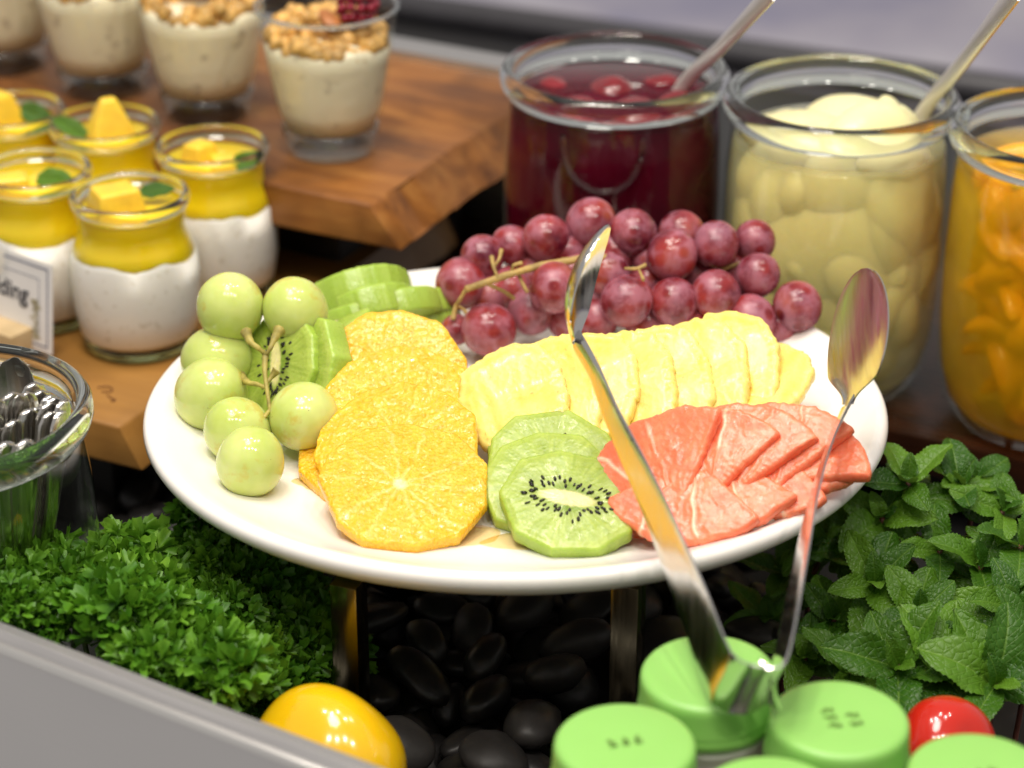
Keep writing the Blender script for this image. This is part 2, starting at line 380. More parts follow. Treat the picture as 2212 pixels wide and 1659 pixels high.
upper = board('wooden_board', at(797, 443, ZB2), .75, .205, .021, M['wood_warm'], 'raised reddish brown live-edge wooden board carrying the yogurt glasses', .016, 5)
# burned-in sign on the lower board
p = at(228, 850, ZB1+.0004)
bv, bf = [], []
for pts in ([(-.008,.004),(-.004,.007),(0,.006),(.001,.003),(-.003,.001)], [(.002,-.001),(.006,-.003),(.009,-.0035),(.008,-.006)]):
    tube_data(curve_pts([Vector((a*.9, c*.9, 0)) for a, c in pts], 5), [.00035]*(5*(len(pts)-1)+1), 5, bv, bf)
burn = link('burn_mark', mk('burn_mark', bv, bf, m_simple('burned_wood', (.16,.06,.015), .7, .2)), lower)
burn.location = lower.matrix_basis.inverted() @ p

rp = at(1940, 960, ZB3)
def boxl(name, p, w, d, z0, z1, mat, bev=.002):      # box with its front right corner at p, counter-aligned
    o = link(name, prism(name, [(-w,0),(0,0),(0,d),(-w,d)], z0, z1, mat, bev)); o.location = (p.x, p.y, 0); o.rotation_euler = (0,0,-YAW); return o
shelf = boxl('wooden_board', at(2560, 1075, ZB3), .50, .20, ZB3-.02, ZB3, M['wood_dark']); tag(shelf, 'dark brown wooden board under the three fruit jars', 'board')
ris = boxl('riser', at(797, 443, ZB2)-E1*.05+E2*.05, .65, .13, -.01, .107, M['black_lam']); tag(ris, 'black riser box holding up the yogurt board', 'riser')
ris2 = boxl('riser', at(257, 923, ZB1)-E1*.03+E2*.03, .45, .2, -.01, .048, M['black_lam']); tag(ris2, 'low black riser box under the pudding board', 'riser')
ris3 = boxl('riser', at(2560, 1075, ZB3)-E1*.03+E2*.03, .42, .14, -.01, .018, M['black_lam']); tag(ris3, 'flat black riser box under the dark fruit jar board', 'riser')
# steel back ledge and the dark back edge of the counter, lavender top beyond
q = at(1085, 146, .135)
led = boxl('steel_ledge', q+E1*.03, 1.0, .022, -.01, .135, M['brushed'], .003); tag(led, 'brushed steel strip running behind the yogurt board', 'ledge')
bk = boxl('counter_edge', q+E1*1.4+E2*.03, 2.6, .34, -.01, .012, M['black_lam']); tag(bk, kind='structure')
c0 = at(870, 0, .02); c1 = at(2212, 187, .02); dd = (c1-c0).normalized(); pp = Vector((-dd.y, dd.x, 0))
vs = [c0-dd*3, c0+dd*4, c0+dd*4+pp*4, c0-dd*3+pp*4]
cl = link('counter_top', mk('counter_top', [v for v in vs]+[v-Vector((0,0,.03)) for v in vs], [[0,1,2,3],[4,5,1,0]], M['cloth'], False)); tag(cl, kind='structure')
lip = link('counter_trim', tube('counter_trim', [c0-dd*3+Vector((0,0,-.005)), c0+dd*4+Vector((0,0,-.005))], [.012]*2, m_simple('dark_grey_trim', (.05,.048,.055), .4, .1), 8)); tag(lip, kind='structure')

# steel tray rim in front, bottom left
ZT = .112
a0, a1 = at(0, 1338, ZT), at(842, 1659, ZT); td = (a1-a0).normalized(); tn = Vector((td.y, -td.x, 0))     # towards the camera
prof = [(0.0, -.11), (0.0, -.004), (.0012, 0.0), (.0060, .0005), (.0075, -.0008), (.0090, -.0030), (.0098, -.0048), (.0104, -.0055), (.0104, -.115)]
L0, L1 = -.5, .8
vs = []
for s in (L0, L1):
    for (x, z) in prof: vs.append((s, -x, z))
k = len(prof); fs = [[i, i+1, k+i+1, k+i] for i in range(k-1)]+[list(range(k))[::-1], [k+i for i in range(k)]]
tr = link('steel_tray', None); tr.location = a0; tr.rotation_euler = (0, 0, math.atan2(td.y, td.x)); tag(tr, 'brushed steel tray rim in the lower left corner', 'tray')
gv = [a0-td*1.2, a1+td*2.2, a1+td*2.2+Vector((2,4,0)), a0-td*1.2+Vector((-2,4,0))]
ground = link('ground', mk('ground', [(v.x, v.y, -.012) for v in gv], [[0,1,2,3]], M['black'], False)); tag(ground, kind='structure')
link('rim', sharp(fix_normals(mk('tray_rim', vs, fs, M['brushed'])), 30), tr)
link('bead', tube('tray_bead', [Vector((L0, -.0094, -.0042)), Vector((L1, -.0094, -.0042))], [.0021]*2, M['bead'], 10), tr)

# black river pebbles
def peb(seed):
    s = Vector((seed*3.7, seed*1.3, seed*.9))
    def f(c):
        c = c*(1+.16*mnoise.noise(c*.9+s)+.05*mnoise.noise(c*2.2+s)); return Vector((c.x*1.0, c.y*(.70+.1*math.sin(seed)), c.z*.46))
    return ball('pebble', 3, M['pebble'], f, True, .015)
pm = [peb(i) for i in range(6)]
rr = random.Random(11); placed = []
def pebble(p, s, tilt=.5):
    o = link('pebble', pm[rr.randrange(6)]); o.location = p; s_ = s/.015; o.scale = (s_*rr.uniform(.85,1.2), s_*rr.uniform(.85,1.15), s_*rr.uniform(.85,1.2))
    o.rotation_euler = (rr.uniform(-tilt, tilt), rr.uniform(-tilt, tilt), rr.uniform(0, 6.28)); tag(o, 'smooth black river pebble on the pebble bed under the white plate', 'pebble', 'black pebbles under the plate'); return o
cnt = 0
for tries in range(6000):
    px, py = rr.uniform(560, 1640), rr.uniform(1190, 1760); lay = rr.random()
    z = .004 if lay < .55 else (.016 if lay < .88 else .026)
    p = at(px, py, z); s = rr.uniform(.0115, .0185)
    if any((p-q).length < (s+t)*(.78 if abs(p.z-q.z) < .006 else .62) for q, t in placed): continue
    if (p.xy-at(1350, 1560, 0).xy).length < .02 or (p.xy-at(763, 1560, 0).xy).length < .02: continue
    placed.append((p, s)); pebble(p, s); cnt += 1
    if cnt >= 190: break
for (px, py, z, s) in [(250,1150,.006,.016),(330,1120,.01,.015),(410,1090,.006,.017),(230,1080,.006,.015),(300,1060,.012,.016),(200,1180,.01,.016),(380,1150,.005,.015)]:
    o = pebble(at(px, py, z), s); tag(o, 'black pebble in the shade left of the plate, below the pudding board', 'pebble', 'black pebbles left of the plate')
# ---------------------------------------------------------------- plate and stand
ZP = .118; ZF = .1045; RP = .1525
prof = [(0,.0),(.060,.0),(.100,.0003),(.118,.0018),(.132,.0060),(.1425,.0116),(.1478,.0140),(.1500,.0146),(.1520,.0142),(.1532,.0126),(.1535,.0104),(.1522,.0078),(.148,.0040),(.138,-.0010),(.122,-.0045),(.098,-.0058),(.094,-.0085),(.090,-.0085),(.088,-.0058),(0,-.0058)]
plate = link('serving_plate', lathe('serving_plate', prof, M['ceramic'], 128)); plate.location = (.0015, .025, ZF)
plate.scale = (1.012, .972, 1); plate.rotation_euler = (rad(-1.0), rad(-.3), 0)
tag(plate, 'round white ceramic serving plate holding the cut fruit', 'plate')
jv, jf = [], []
for (cx_, cy_, r0, sd) in ((-.036,-.092,.024,1),(.012,-.098,.020,2),(.066,-.080,.018,5),(-.075,-.048,.012,7)):
    b0 = len(jv); jv.append((cx_, cy_, .0010))
    for rg, zz in ((.6,.0010),(.92,.0008),(1.0,-.0002)):
        for i in range(40): a = 6.2832*i/40; r = r0*rg*(1+.28*nz(math.cos(a)*1.3+sd, math.sin(a)*1.3)); jv.append((cx_+1.25*r*math.cos(a), cy_+.55*r*math.sin(a), zz))
    for i in range(40):
        j = (i+1) % 40; jf.append([b0, b0+1+i, b0+1+j])
        for k in range(2): jf.append([b0+1+40*k+i, b0+41+40*k+i, b0+41+40*k+j, b0+1+40*k+j])
jo = link('juice', mk('juice', jv, jf, M['juice'])); jo.location = plate.location; jo.rotation_euler = plate.rotation_euler; tag(jo, 'thin pale fruit juice pooled on the plate below the cut fruit', 'juice', None, 'stuff')
st = thing('plate_stand', 'dark polished metal stand with square legs under the white plate', 'stand', (0, 0, 0))
for (px, py) in ((763, 1560), (1351, 1560)):
    f = at(px, py, .03); 
    for k in (0, 1):
        o = link('leg', prism('leg', [(-.0055,-.0055),(.0055,-.0055),(.0055,.0055),(-.0055,.0055)], -.01, .0955, M['leg'], .0005), st)
        o.location = (f.x+(.02 if k else 0), f.y+(.11 if k else 0), 0); o.rotation_euler = (0, 0, rad(-20))
o = link('top_frame', prism('top_frame', [(-.075,-.05),(.06,-.05),(.075,.065),(-.06,.065)], .0935, .0957, M['leg'], .0004), st)

# ---------------------------------------------------------------- cut fruit slices
def poly_r(poly):
    def f(t):
        c, s = math.cos(t), math.sin(t); best = 0
        for i in range(len(poly)):
            x1, y1 = poly[i]; x2, y2 = poly[(i+1)%len(poly)]; dx, dy = x2-x1, y2-y1; den = c*dy-s*dx
            if abs(den) < 1e-12: continue
            r = (x1*dy-y1*dx)/den; u = (x1*s-y1*c)/den
            if r > 0 and -1e-6 <= u <= 1+1e-6: best = max(best, r)
        return best
    return f
def slice_mesh(name, rfun, th, mat, colf, hf=None, nt=150, nr=38, edge=.0012, bend=0.0, bdir=0.0, sidecol=None, rough=0.0, seed=0):
    vs, cs, fs = [], [], []
    ts = [2*math.pi*i/nt for i in range(nt)]
    rs = [rfun(t)*(1+rough*nz(t*9, seed)+rough*.6*nz(t*27, seed+4)) for t in ts]
    cb, sb = math.cos(bdir), math.sin(bdir)
    def bz(x, y): s = x*cb+y*sb; return -bend*s*s
    def add(x, y, z, c): vs.append((x, y, z+bz(x, y))); cs.append(c)
    h = th/2
    add(0, 0, h+(hf(0, 0, 0, 0) if hf else 0), colf(0, 0, 0, 0))
    for j in range(1, nr+1):
        f = (j/nr)**.85
        for i, t in enumerate(ts):
            r = (rs[i]-edge)*f; x, y = r*math.cos(t), r*math.sin(t)
            add(x, y, h+(hf(x, y, f, t) if hf else 0), colf(x, y, f, t))
    rows = [(edge*.3, -edge*.35), (0, -edge*1.1), (0, -th+edge*1.1), (edge*.35, -th+edge*.3), (edge*1.4, -th)]
    for (ins, dz) in rows:
        for i, t in enumerate(ts):
            r = rs[i]-ins; x, y = r*math.cos(t), r*math.sin(t); add(x, y, h+dz+(hf(x, y, 1, t)*.5 if hf and dz > -th*.5 else 0), sidecol(t) if sidecol else colf(x, y, 1, t))
    nrow = nr+len(rows)
    for i in range(nt): fs.append([0, 1+i, 1+(i+1)%nt])
    for j in range(nrow-1):
        b0, b1 = 1+j*nt, 1+(j+1)*nt
        for i in range(nt): fs.append([b0+i, b1+i, b1+(i+1)%nt, b0+(i+1)%nt])
    add(0, 0, -h, colf(0, 0, 0, 0)); e = len(vs)-1; b0 = 1+(nrow-1)*nt
    for i in range(nt): fs.append([b0+i, e, b0+(i+1)%nt])
    return mk(name, vs, fs, mat, True, cs)
def place(o, p, n, spin=0.): o.location = p; orient(o, n, spin); return o
def stack(items, z0, th):
    """items: (px, py, normal) from the topmost piece down; each next piece lies th below the one before"""
    out = []; p = None
    for k, (px, py, n) in enumerate(items):
        n = Vector(n).normalized()
        if p is None: p = at(px, py, z0)
        else: p = atplane(px, py, p-pn*th, pn)
        pn = n; out.append((p.copy(), n))
    return out
def ngon(n, r, jit, rr, squash=1.0):
    a0 = rr.uniform(0, 1); pts = []
    for i in range(n):
        a = a0+2*math.pi*(i+rr.uniform(-.22,.22))/n; q = r*(1+rr.uniform(-jit, jit)); pts.append((q*math.cos(a), q*math.sin(a)*squash))
    return pts

def orange_mesh(seed, R=.034, th=.0062):
    rr = random.Random(seed); poly = ngon(11, R, .025, rr); rf = poly_r(poly); ns = 10
    cuts = sorted([2*math.pi*(i+rr.uniform(-.25,.25))/ns for i in range(ns)]); ox, oy = rr.uniform(-.002,.002), rr.uniform(-.002,.002)
    def mem(x, y):
        x, y = x-ox, y-oy; r = math.hypot(x, y); t = math.atan2(y, x)+.12*nz(r*140, seed)
        d = min(abs((t-c+math.pi) % (2*math.pi)-math.pi) for c in cuts)*r; return d, r, t
    def colf(x, y, f, t):
        d, r, tt = mem(x, y)
        pulp = lerp3((.93,.43,.006), (.97,.56,.035), .5+.5*nz(x*160, y*160, seed)); ves = nz(tt*14, r*190, seed+2)
        pulp = lerp3(pulp, (.88,.35,.002), max(0, ves)*.8); pulp = lerp3(pulp, (.99,.72,.14), smst(.25,.6, nz(x*520, y*520, seed+8))*.4); pulp = lerp3(pulp, (.98,.66,.10), max(0, -ves)*.35)
        m = (1-smst(.0002, .0010, d))*smst(.2, .5, nz(r*160, tt*1.2, seed+7)+.62)
        c = lerp3(pulp, (.98,.78,.30), m*(.36 if seed == 20 else .22))
        core = 1-smst(.0012, .0038, r+.0009*nz(tt*2, seed)); return lerp3(c, (.98,.86,.50), core*.85)
    def hf(x, y, f, t):
        d, r, tt = mem(x, y)
        hh = .0003*nz(x*110, y*110, seed)+.00030*nz(tt*22, r*300, seed)+.00040*nz(x*620, y*620, 3)+.0002*nz(x*330, y*330, 7)
        return hh+.00016*(1-smst(.0, .0011, d))-.0006*(1-smst(.001,.005,r))-.0008*smst(.8,1,f)*abs(nz(tt*5, seed))
    return slice_mesh('orange_slice', rf, th, M['orange'], colf, hf, 190, 46, .0013, 1.2, rr.uniform(0, 3), lambda t: (.95,.50,.015), .014, seed)
olab = ['orange slice lying front and lowest on the plate, pale centre fully visible', 'orange slice just behind the foremost orange slice', 'middle orange slice of the overlapping orange row', 'rearmost orange slice, propped up highest behind the others', 'orange slice at the bottom, only its left edge showing under the others']
def on(t, s=0.): return (math.sin(rad(s)), -math.sin(rad(t)), math.cos(rad(t)))
for i, (p, n) in enumerate(stack([(873,1050,on(17,3)), (858,968,on(22,-5)), (874,892,on(27,5)), (842,818,on(34,-4))], .1200, .0088)):
    o = link('orange_slice', orange_mesh(20+i)); place(o, p, n, i*1.3); tag(o, olab[i], 'orange slice', 'orange slices fanned on the plate')
o = link('orange_slice', orange_mesh(31)); place(o, at(822, 985, .1125), on(9, -4), .6); tag(o, olab[4], 'orange slice', 'orange slices fanned on the plate')

def kiwi_mesh(seed, rx=.0275, ry=.0235, th=.0085, poly=None, half=False):
    rr = random.Random(seed); poly = poly or [(x, y) for x, y in ngon(9, rx, .035, rr, ry/rx)]; rf = poly_r(poly)
    cx_, cy_ = rx*.36, ry*.13
    if half: oy = -ry*.45
    else: oy = 0
    def colf(x, y, f, t):
        y2 = y-oy; q = math.hypot(x/rx, y2/ry); a = math.atan2(y2/ry, x/rx); e = math.hypot(x/cx_, y2/cy_)+.15*nz(a*3, seed)
        streak = nz(a*26, q*2.2, seed)*.5+nz(a*60, q*3, seed)*.35
        fl = lerp3((.25,.36,.036), (.43,.53,.105), min(1, max(0, .5+streak))); fl = lerp3((.19,.30,.025), fl, smst(.15,.42,q)); fl = lerp3(fl, (.46,.56,.12), smst(.78,1.,q)*.8)
        return lerp3((.76,.70,.32), fl, smst(.85, 1.25, e))
    def hf(x, y, f, t): return .00035*nz(x*130, y*130, seed)+.0002*nz(math.atan2(y-oy, x)*24, math.hypot(x, y)*60, seed)-.0004*smst(.9,1,f)
    me = slice_mesh('kiwi_slice', rf, th, M['kiwi'], colf, hf, 130, 32, .0014, 1.2, rr.uniform(0,3), lambda t: lerp3((.28,.42,.045), (.37,.51,.085), .5+.5*nz(t*3, seed)), .012, seed)
    return me, (cx_, cy_, oy, rx, ry)
def seeds_mesh(seed, geo, th, n=62, lim=None):
    rr = random.Random(seed+5); cx_, cy_, oy, rx, ry = geo; vs, fs = [], []
    for k in range(n):
        a = 2*math.pi*(k+rr.uniform(-.4,.4))/n; q = rr.uniform(.04, .20) if rr.random() < .8 else rr.uniform(.2,.3)
        x = math.cos(a)*(cx_*1.12+rx*q*.8); y = math.sin(a)*(cy_*1.3+ry*q*.95)+oy
        if lim and not lim(x, y): continue
        ln, wd = rr.uniform(.0010,.0015), rr.uniform(.00045,.0007); d = Vector((math.cos(a)/rx, math.sin(a)/ry, 0)).normalized(); e = Vector((-d.y, d.x, 0)); b = len(vs)
        c = Vector((x, y, th/2+.0001))
        for i in range(6): t = 2*math.pi*i/6; vs.append(c+d*ln*math.cos(t)*(1.2 if math.cos(t) < 0 else .8)+e*wd*math.sin(t))
        vs.append(c+Vector((0,0,.0004))); vs.append(c-Vector((0,0,.0006)))
        for i in range(6): fs += [[b+i, b+(i+1)%6, b+6], [b+(i+1)%6, b+i, b+7]]
    return mk('seeds', vs, fs, M['seed'])
def kiwi(seed, p, n, spin, label, rx=.0275, ry=.0235, th=.0085, group='kiwi slices fanned at the front of the plate', nseed=62):
    me, g = kiwi_mesh(seed, rx, ry, th); o = link('kiwi_slice', me); place(o, p, n, spin); tag(o, label, 'kiwi slice', group)
    s = link('seeds', seeds_mesh(seed, g, th, nseed), o); tag(s, kind='stuff'); return o
kl = ['foremost kiwi slice with pale oval core and ring of black seeds', 'second kiwi slice from the front, a few seeds showing at its left', 'third kiwi slice from the front of the fanned kiwi', 'rearmost kiwi slice of the fanned kiwi, against the pineapple']
for i, (p, n) in enumerate(stack([(1228,1090,on(24,-2)), (1192,1052,on(26,-4)), (1192,1000,on(27,0)), (1184,950,on(29,0))], .1195, .0086)):
    kiwi(40+i, p, n, rad([-16,-8,4,2][i]), kl[i], *[(.0285,.0245),(.0285,.0255),(.0272,.0245),(.0275,.025)][i])
# kiwi slices beside the green grapes
kiwi(51, at(672, 800, .124), (-.80,-.42,.42), rad(70), 'kiwi slice standing on edge between the green grapes and the oranges', .027, .023, .011, 'kiwi pieces at the back left of the plate')
kiwi(52, at(612, 790, .126), (-.60,-.55,.55), rad(60), 'dark seeded kiwi slice leaning behind the green grape stalk', .026, .022, .010, 'kiwi pieces at the back left of the plate')
kiwi(53, at(722, 722, .120), (-.45,.1,.88), rad(40), 'pale kiwi slice just behind the rearmost orange slice', .022, .019, .010, 'kiwi pieces at the back left of the plate', 0)
# thick half slices at the back, seen from their peeled sides
hl = ['tall kiwi half slice at the back edge of the plate, nearest the rim', 'kiwi half slice in front of the tall kiwi half slice', 'kiwi half slice in the middle of the back kiwi pile', 'small kiwi half slice on the right of the back kiwi pile', 'low kiwi half slice at the right end, beside the red grapes', 'kiwi half slice peeking over the rearmost orange slice']
def half_poly(rx, ry, n=12): return [(rx*math.cos(math.pi*i/n), ry*math.sin(math.pi*i/n)-ry*.45) for i in range(n+1)]
for i, (px, py, z, n, sp, sc, th) in enumerate([(775,640,.126,(-.25,.62,.74),200,1.05,.017), (800,668,.124,(-.28,.62,.74),203,.9,.014), (862,672,.121,(-.30,.60,.74),205,.92,.012), (898,672,.117,(-.28,.60,.75),206,.85,.012), (925,690,.113,(-.2,.55,.8),205,.7,.011), (780,690,.120,(-.25,.55,.8),200,.9,.012)]):
    me, g = kiwi_mesh(60+i, .026*sc, .036*sc, th, half_poly(.026*sc, .036*sc), True)
    o = link('kiwi_half_slice', me); place(o, at(px, py, z), n, rad(sp)); tag(o, hl[i], 'kiwi slice', 'kiwi pieces at the back left of the plate')

def pine_mesh(seed, wd=.048, ht=.062, th=.0066):
    rr = random.Random(seed); W, H = wd/2, ht/2
    pts = [(-W*.62,-H),(W*.62,-H),(W*.95,-H*.3),(W,H*.35),(W*.72,H*.82),(W*.25,H),(-W*.25,H*1.02),(-W*.7,H*.84),(-W*1.0,H*.35),(-W*.92,-H*.3)]
    pts = [(x*(1+rr.uniform(-.06,.06)), y*(1+rr.uniform(-.05,.05))) for x, y in pts]; rf = poly_r(pts)
    def colf(x, y, f, t):
        fib = nz(x*260, y*45, seed); big = nz(x*60, y*60, seed)
        c = lerp3((.82,.57,.08), (.89,.73,.22), min(1, max(0, .52+.55*big+.6*fib))); eye = smst(.35,.55, nz(x*120+3, y*90, seed+9)); c = lerp3(c, (.80,.56,.08), eye*.35)
        spk = smst(.66,.74, nz(x*420, y*420, seed+3)); return lerp3(lerp3(c, (.42,.22,.03), spk*.6), (.95,.78,.25), smst(.88,1,f)*.5)
    def hf(x, y, f, t): return .0011*nz(x*38, y*38, seed)+.00018*nz(x*240, y*60, seed)-.0012*smst(.85,1,f)*(.5+nz(t*6, seed))+.0006*math.sin(y*170+seed)
    return slice_mesh('pineapple_slice', rf, th, M['pineapple'], colf, hf, 130, 34, .0018, 1.5, rr.uniform(0,3), None, .045, seed)
pn = (-.30,-.50,.81)
pitems = [(1112,866,(-.26,-.48,.84)),(1188,850,(-.30,-.52,.80)),(1262,836,(-.24,-.50,.83)),(1352,846,(-.30,-.46,.83)),(1424,842,(-.26,-.52,.81)),(1505,826,(-.30,-.48,.82)),(1572,812,(-.24,-.52,.83)),(1648,822,(-.05,-.22,.97))]
pl = ['leftmost pineapple slice, topmost of the fan, beside the oranges', 'second pineapple slice from the oranges', 'third pineapple slice from the oranges, under the left tong head', 'fourth pineapple slice from the oranges, right of the tong arm', 'fifth pineapple slice from the oranges', 'sixth pineapple slice from the oranges, above the grapefruit', 'tallest pineapple slice, near the right end below the red grapes', 'rightmost pineapple slice, lying nearly flat on the plate']
for i, (p, n) in enumerate(stack(pitems, .129, .0052)):
    p.z = max(p.z, .1125); o = link('pineapple_slice', pine_mesh(80+i, .046 if i < 7 else .040, (.053 if i < 3 else .060) if i < 7 else .05)); place(o, p, n, rad([8,2,-3,0,-4,-2,-6,-20][i])); tag(o, pl[i], 'pineapple slice', 'pineapple slices fanned across the plate')

def gf_mesh(seed, R=.036, th=.0070, ang=120):
    rr = random.Random(seed); A = rad(ang); n = 12
    raw = [(0,0)]+[(R*(1+rr.uniform(-.03,.03))*math.sin(-A/2+A*i/n), R*(1+rr.uniform(-.03,.03))*math.cos(-A/2+A*i/n)) for i in range(n+1)]
    cy_ = R*.52; pts = [(x, y-cy_) for x, y in raw]; rf = poly_r(pts); cuts = [-A/2+A*k/3+rr.uniform(-.1,.1) for k in (1,2)]
    def mem(x, y):
        yy = y+cy_; r = math.hypot(x, yy); t = math.atan2(x, yy)+.08*nz(r*120, seed); return min(abs(t-c)*r for c in cuts), r, t
    def colf(x, y, f, t):
        d, r, tt = mem(x, y); v = nz(tt*9, r*90, seed)*.6; c = lerp3((.87,.165,.075), (.94,.27,.135), min(1, max(0, .5+.35*nz(x*110, y*110, seed)+.35*v)))
        c = lerp3(c, (.97,.46,.26), smst(.2,.6, nz(x*330, y*330, seed+1))*.25)
        m = (1-smst(.0003, .0011+.0006*nz(r*90, seed), d))*smst(-.1,.25, nz(r*75, tt*2, seed+5)+.08); c = lerp3(c, (.98,.76,.56), m*.7)
        return lerp3(c, (.97,.66,.46), (1-smst(.002,.006,r))*.7)
    def hf(x, y, f, t):
        d, r, tt = mem(x, y); return .0009*nz(x*70, y*70, seed)+.00022*nz(tt*14, r*160, seed)+.0002*nz(x*400, y*400)-.0008*smst(.8,1,f)*abs(nz(t*7, seed))+.0005*(1-smst(0,.001,d))
    return slice_mesh('grapefruit_slice', rf, th, M['grapefruit'], colf, hf, 150, 38, .0016, 2.0, rr.uniform(0,3), None, .028, seed)
gl = ['leftmost grapefruit piece, standing steepest beside the kiwi', 'second grapefruit piece from the kiwi, in the back row', 'grapefruit piece in the middle of the back row', 'fourth grapefruit piece of the back row, with a long pale membrane', 'fifth grapefruit piece of the back row, near the right end', 'rightmost grapefruit piece, below the right tong head',
  'front grapefruit piece closest to the kiwi, at the plate rim', 'second front grapefruit piece from the kiwi, at the plate rim', 'third front grapefruit piece from the kiwi, at the plate rim', 'fourth front grapefruit piece from the kiwi, at the plate rim', 'rightmost front grapefruit piece, behind the right tong arm']
gb = stack([(1400,1022,(-.40,-.60,.70)),(1512,985,(-.26,-.56,.78)),(1592,972,(-.30,-.54,.78)),(1668,962,(-.22,-.54,.80)),(1738,972,(-.14,-.40,.90))], .1305, .0046)
gf2 = stack([(1478,1085,(-.22,-.50,.83)),(1560,1062,(-.14,-.48,.85)),(1638,1030,(-.20,-.50,.83)),(1708,1000,(-.14,-.42,.88))], .1255, .0040)
gmeta = [(.044,14,116),(.041,-6,108),(.041,-18,104),(.040,-10,106),(.036,-40,112),(.038,158,104),(.037,176,100),(.037,156,102),(.034,165,98)]
gl = [gl[i] for i in (0,1,2,3,5,6,7,8,10)]
for i, (p, n) in enumerate(gb+gf2):
    p.z = max(p.z, .1120); R, sp, an = gmeta[i]; o = link('grapefruit_slice', gf_mesh(100+i, R, .0056, an)); place(o, p, n, rad(sp)); tag(o, gl[i], 'grapefruit slice', 'grapefruit pieces fanned on the plate')
o = link('grapefruit_slice', gf_mesh(113, .036, .009, 130)); place(o, at(1395, 1085, .114), (-.2,-.35,.9), rad(190)); tag(o, 'grapefruit piece under the left tong arm, behind the foremost kiwi slice', 'grapefruit slice', 'grapefruit pieces fanned on the plate')

# ---------------------------------------------------------------- grapes
gm = [ball('grape', 4, M['green_grape'], lambda c, s=s: Vector((c.x*(1+.03*nz(c.y*1.3, s)), c.y*(1+.03*nz(c.z*1.3, s)), c.z*1.07-.015*math.exp(-8*((c.x**2+c.y**2)))*(1 if c.z < 0 else 0)))*(1+.012*mnoise.noise(c*2+Vector((s,0,0))))) for s in range(0)]
bunch = thing('green_grape_bunch', 'small bunch of green grapes at the left of the plate', 'grapes', at(560, 930, ZF))
GB = bunch.location.copy()
GG = [(497,664,.147,74),(638,671,.1455,71),(467,778,.1245,75),(455,852,.1215,79),(513,930,.1185,73),(656,900,.1225,77),(541,998,.1195,75)]
gpos = []
for i, (px, py, z, r) in enumerate(GG):
    p = at(px, py, z); dep = (p-CAM).dot(FWD); rr_ = r/FPX*dep; gpos.append((p, rr_))
    me = ball('green_grape', 4, M['green_grape'], lambda c, s=i, q=rr_: Vector((c.x*(1+.025*nz(c.y*1.3, s)), c.y*(1+.025*nz(c.z*1.3, s+3)), c.z*1.10))*q*.985*(1+.012*mnoise.noise(c*2+Vector((s,0,0)))))
    o = link('grape', me, bunch); o.location = p-GB; o.rotation_euler = [(.3,.1,0),(.2,-.3,0),(.5,1.0,0),(.4,.7,0),(.6,-.5,0),(1.0,-.6,.5),(.2,.2,0)][i]
# stalk: joins grapes through the middle
def stalk(parent, B, segs, mat, name='stalk', n=8):
    vs, fs = [], []
    for pts, r0, r1 in segs:
        cp = curve_pts([q-B for q in pts], 6); m = len(cp)
        tube_data(cp, [(r0*.62+(r1*.95-r0*.62)*(k/(m-1))**2.2)*(1+.28*nz(k*1.3, r0*900)) for k in range(m)], n, vs, fs)
    return link(name, fix_normals(mk(name, vs, fs, mat)), parent)
s = lambda px, py, z: at(px, py, z)
segs = [([s(583,885,.127), s(578,850,.130), s(572,800,.136), s(574,765,.140)], .0013, .0016),
        ([s(574,765,.140), s(558,752,.143), s(541,738,.145), s(532,718,.146)], .0016, .0024), ([s(574,768,.140), s(584,752,.143), s(592,733,.145), s(603,714,.146)], .0014, .0026),
        ([s(576,838,.131), s(555,830,.131), s(535,826,.130), s(520,812,.128)], .0015, .0021), ([s(576,828,.132), s(588,812,.134), s(598,800,.136)], .0013, .0026),
        ([s(583,885,.127), s(570,902,.125), s(555,912,.122), s(545,905,.121)], .0013, .0019), ([s(583,880,.127), s(600,885,.126)], .0012, .0016)]
stalk(bunch, GB, segs, M['stem_green'])

rb = thing('red_grape_bunch', 'large bunch of dusty red grapes heaped at the back of the plate', 'grapes', at(1330, 690, ZF)); RB = rb.location.copy()
RG = [(1276,480,.1535,53),(1181,515,.1475,52),(1368,504,.1515,52),(1473,503,.148,49),(1452,551,.146,55),(1546,528,.1485,50),(1631,520,.1465,45),(1106,530,.1415,44),(1042,554,.1385,47),(996,613,.1285,56),
      (1196,621,.1385,55),(1056,712,.1195,58),(1148,672,.1225,51),(1312,592,.1395,48),(1354,650,.1325,56),(1455,652,.1305,52),(1547,636,.1335,53),(1637,595,.138,48),(1722,662,.1265,54),(1622,690,.1235,54),(1683,704,.1165,44),
      (1290,690,.120,46),(1100,622,.1255,46),(1240,585,.1335,46),(985,712,.1165,34),(1400,610,.130,46),(1500,590,.1315,46),(1590,585,.132,44),(1395,700,.1175,46),(1500,705,.1175,46),(1225,690,.1185,44),(1570,690,.118,42),(1330,545,.1420,46),(1410,560,.1400,46),(1225,545,.1400,46),(1160,590,.1300,46),(1060,640,.1220,46),(1130,560,.1330,44),(1600,640,.1250,44),(1290,640,.1270,46),(1420,700,.1165,42)]
rmesh = [ball('red_grape', 4, M['red_grape'], lambda c, s=i: Vector((c.x, c.y*(1+.03*nz(c.z, s)), c.z*1.05))*(1+.02*mnoise.noise(c*1.4+Vector((s*3,0,0)))), True, .0105) for i in range(5)]
for i, (px, py, z, r) in enumerate(RG):
    p = at(px, py, z); q = r/FPX*(p-CAM).dot(FWD); o = link('grape', rmesh[i%5], rb); o.location = p-RB; o.scale = (q/.0105,)*3; o.rotation_euler = (R_.uniform(-1,1), R_.uniform(-1,1), R_.uniform(0,6))
    gpos.append((p, q))
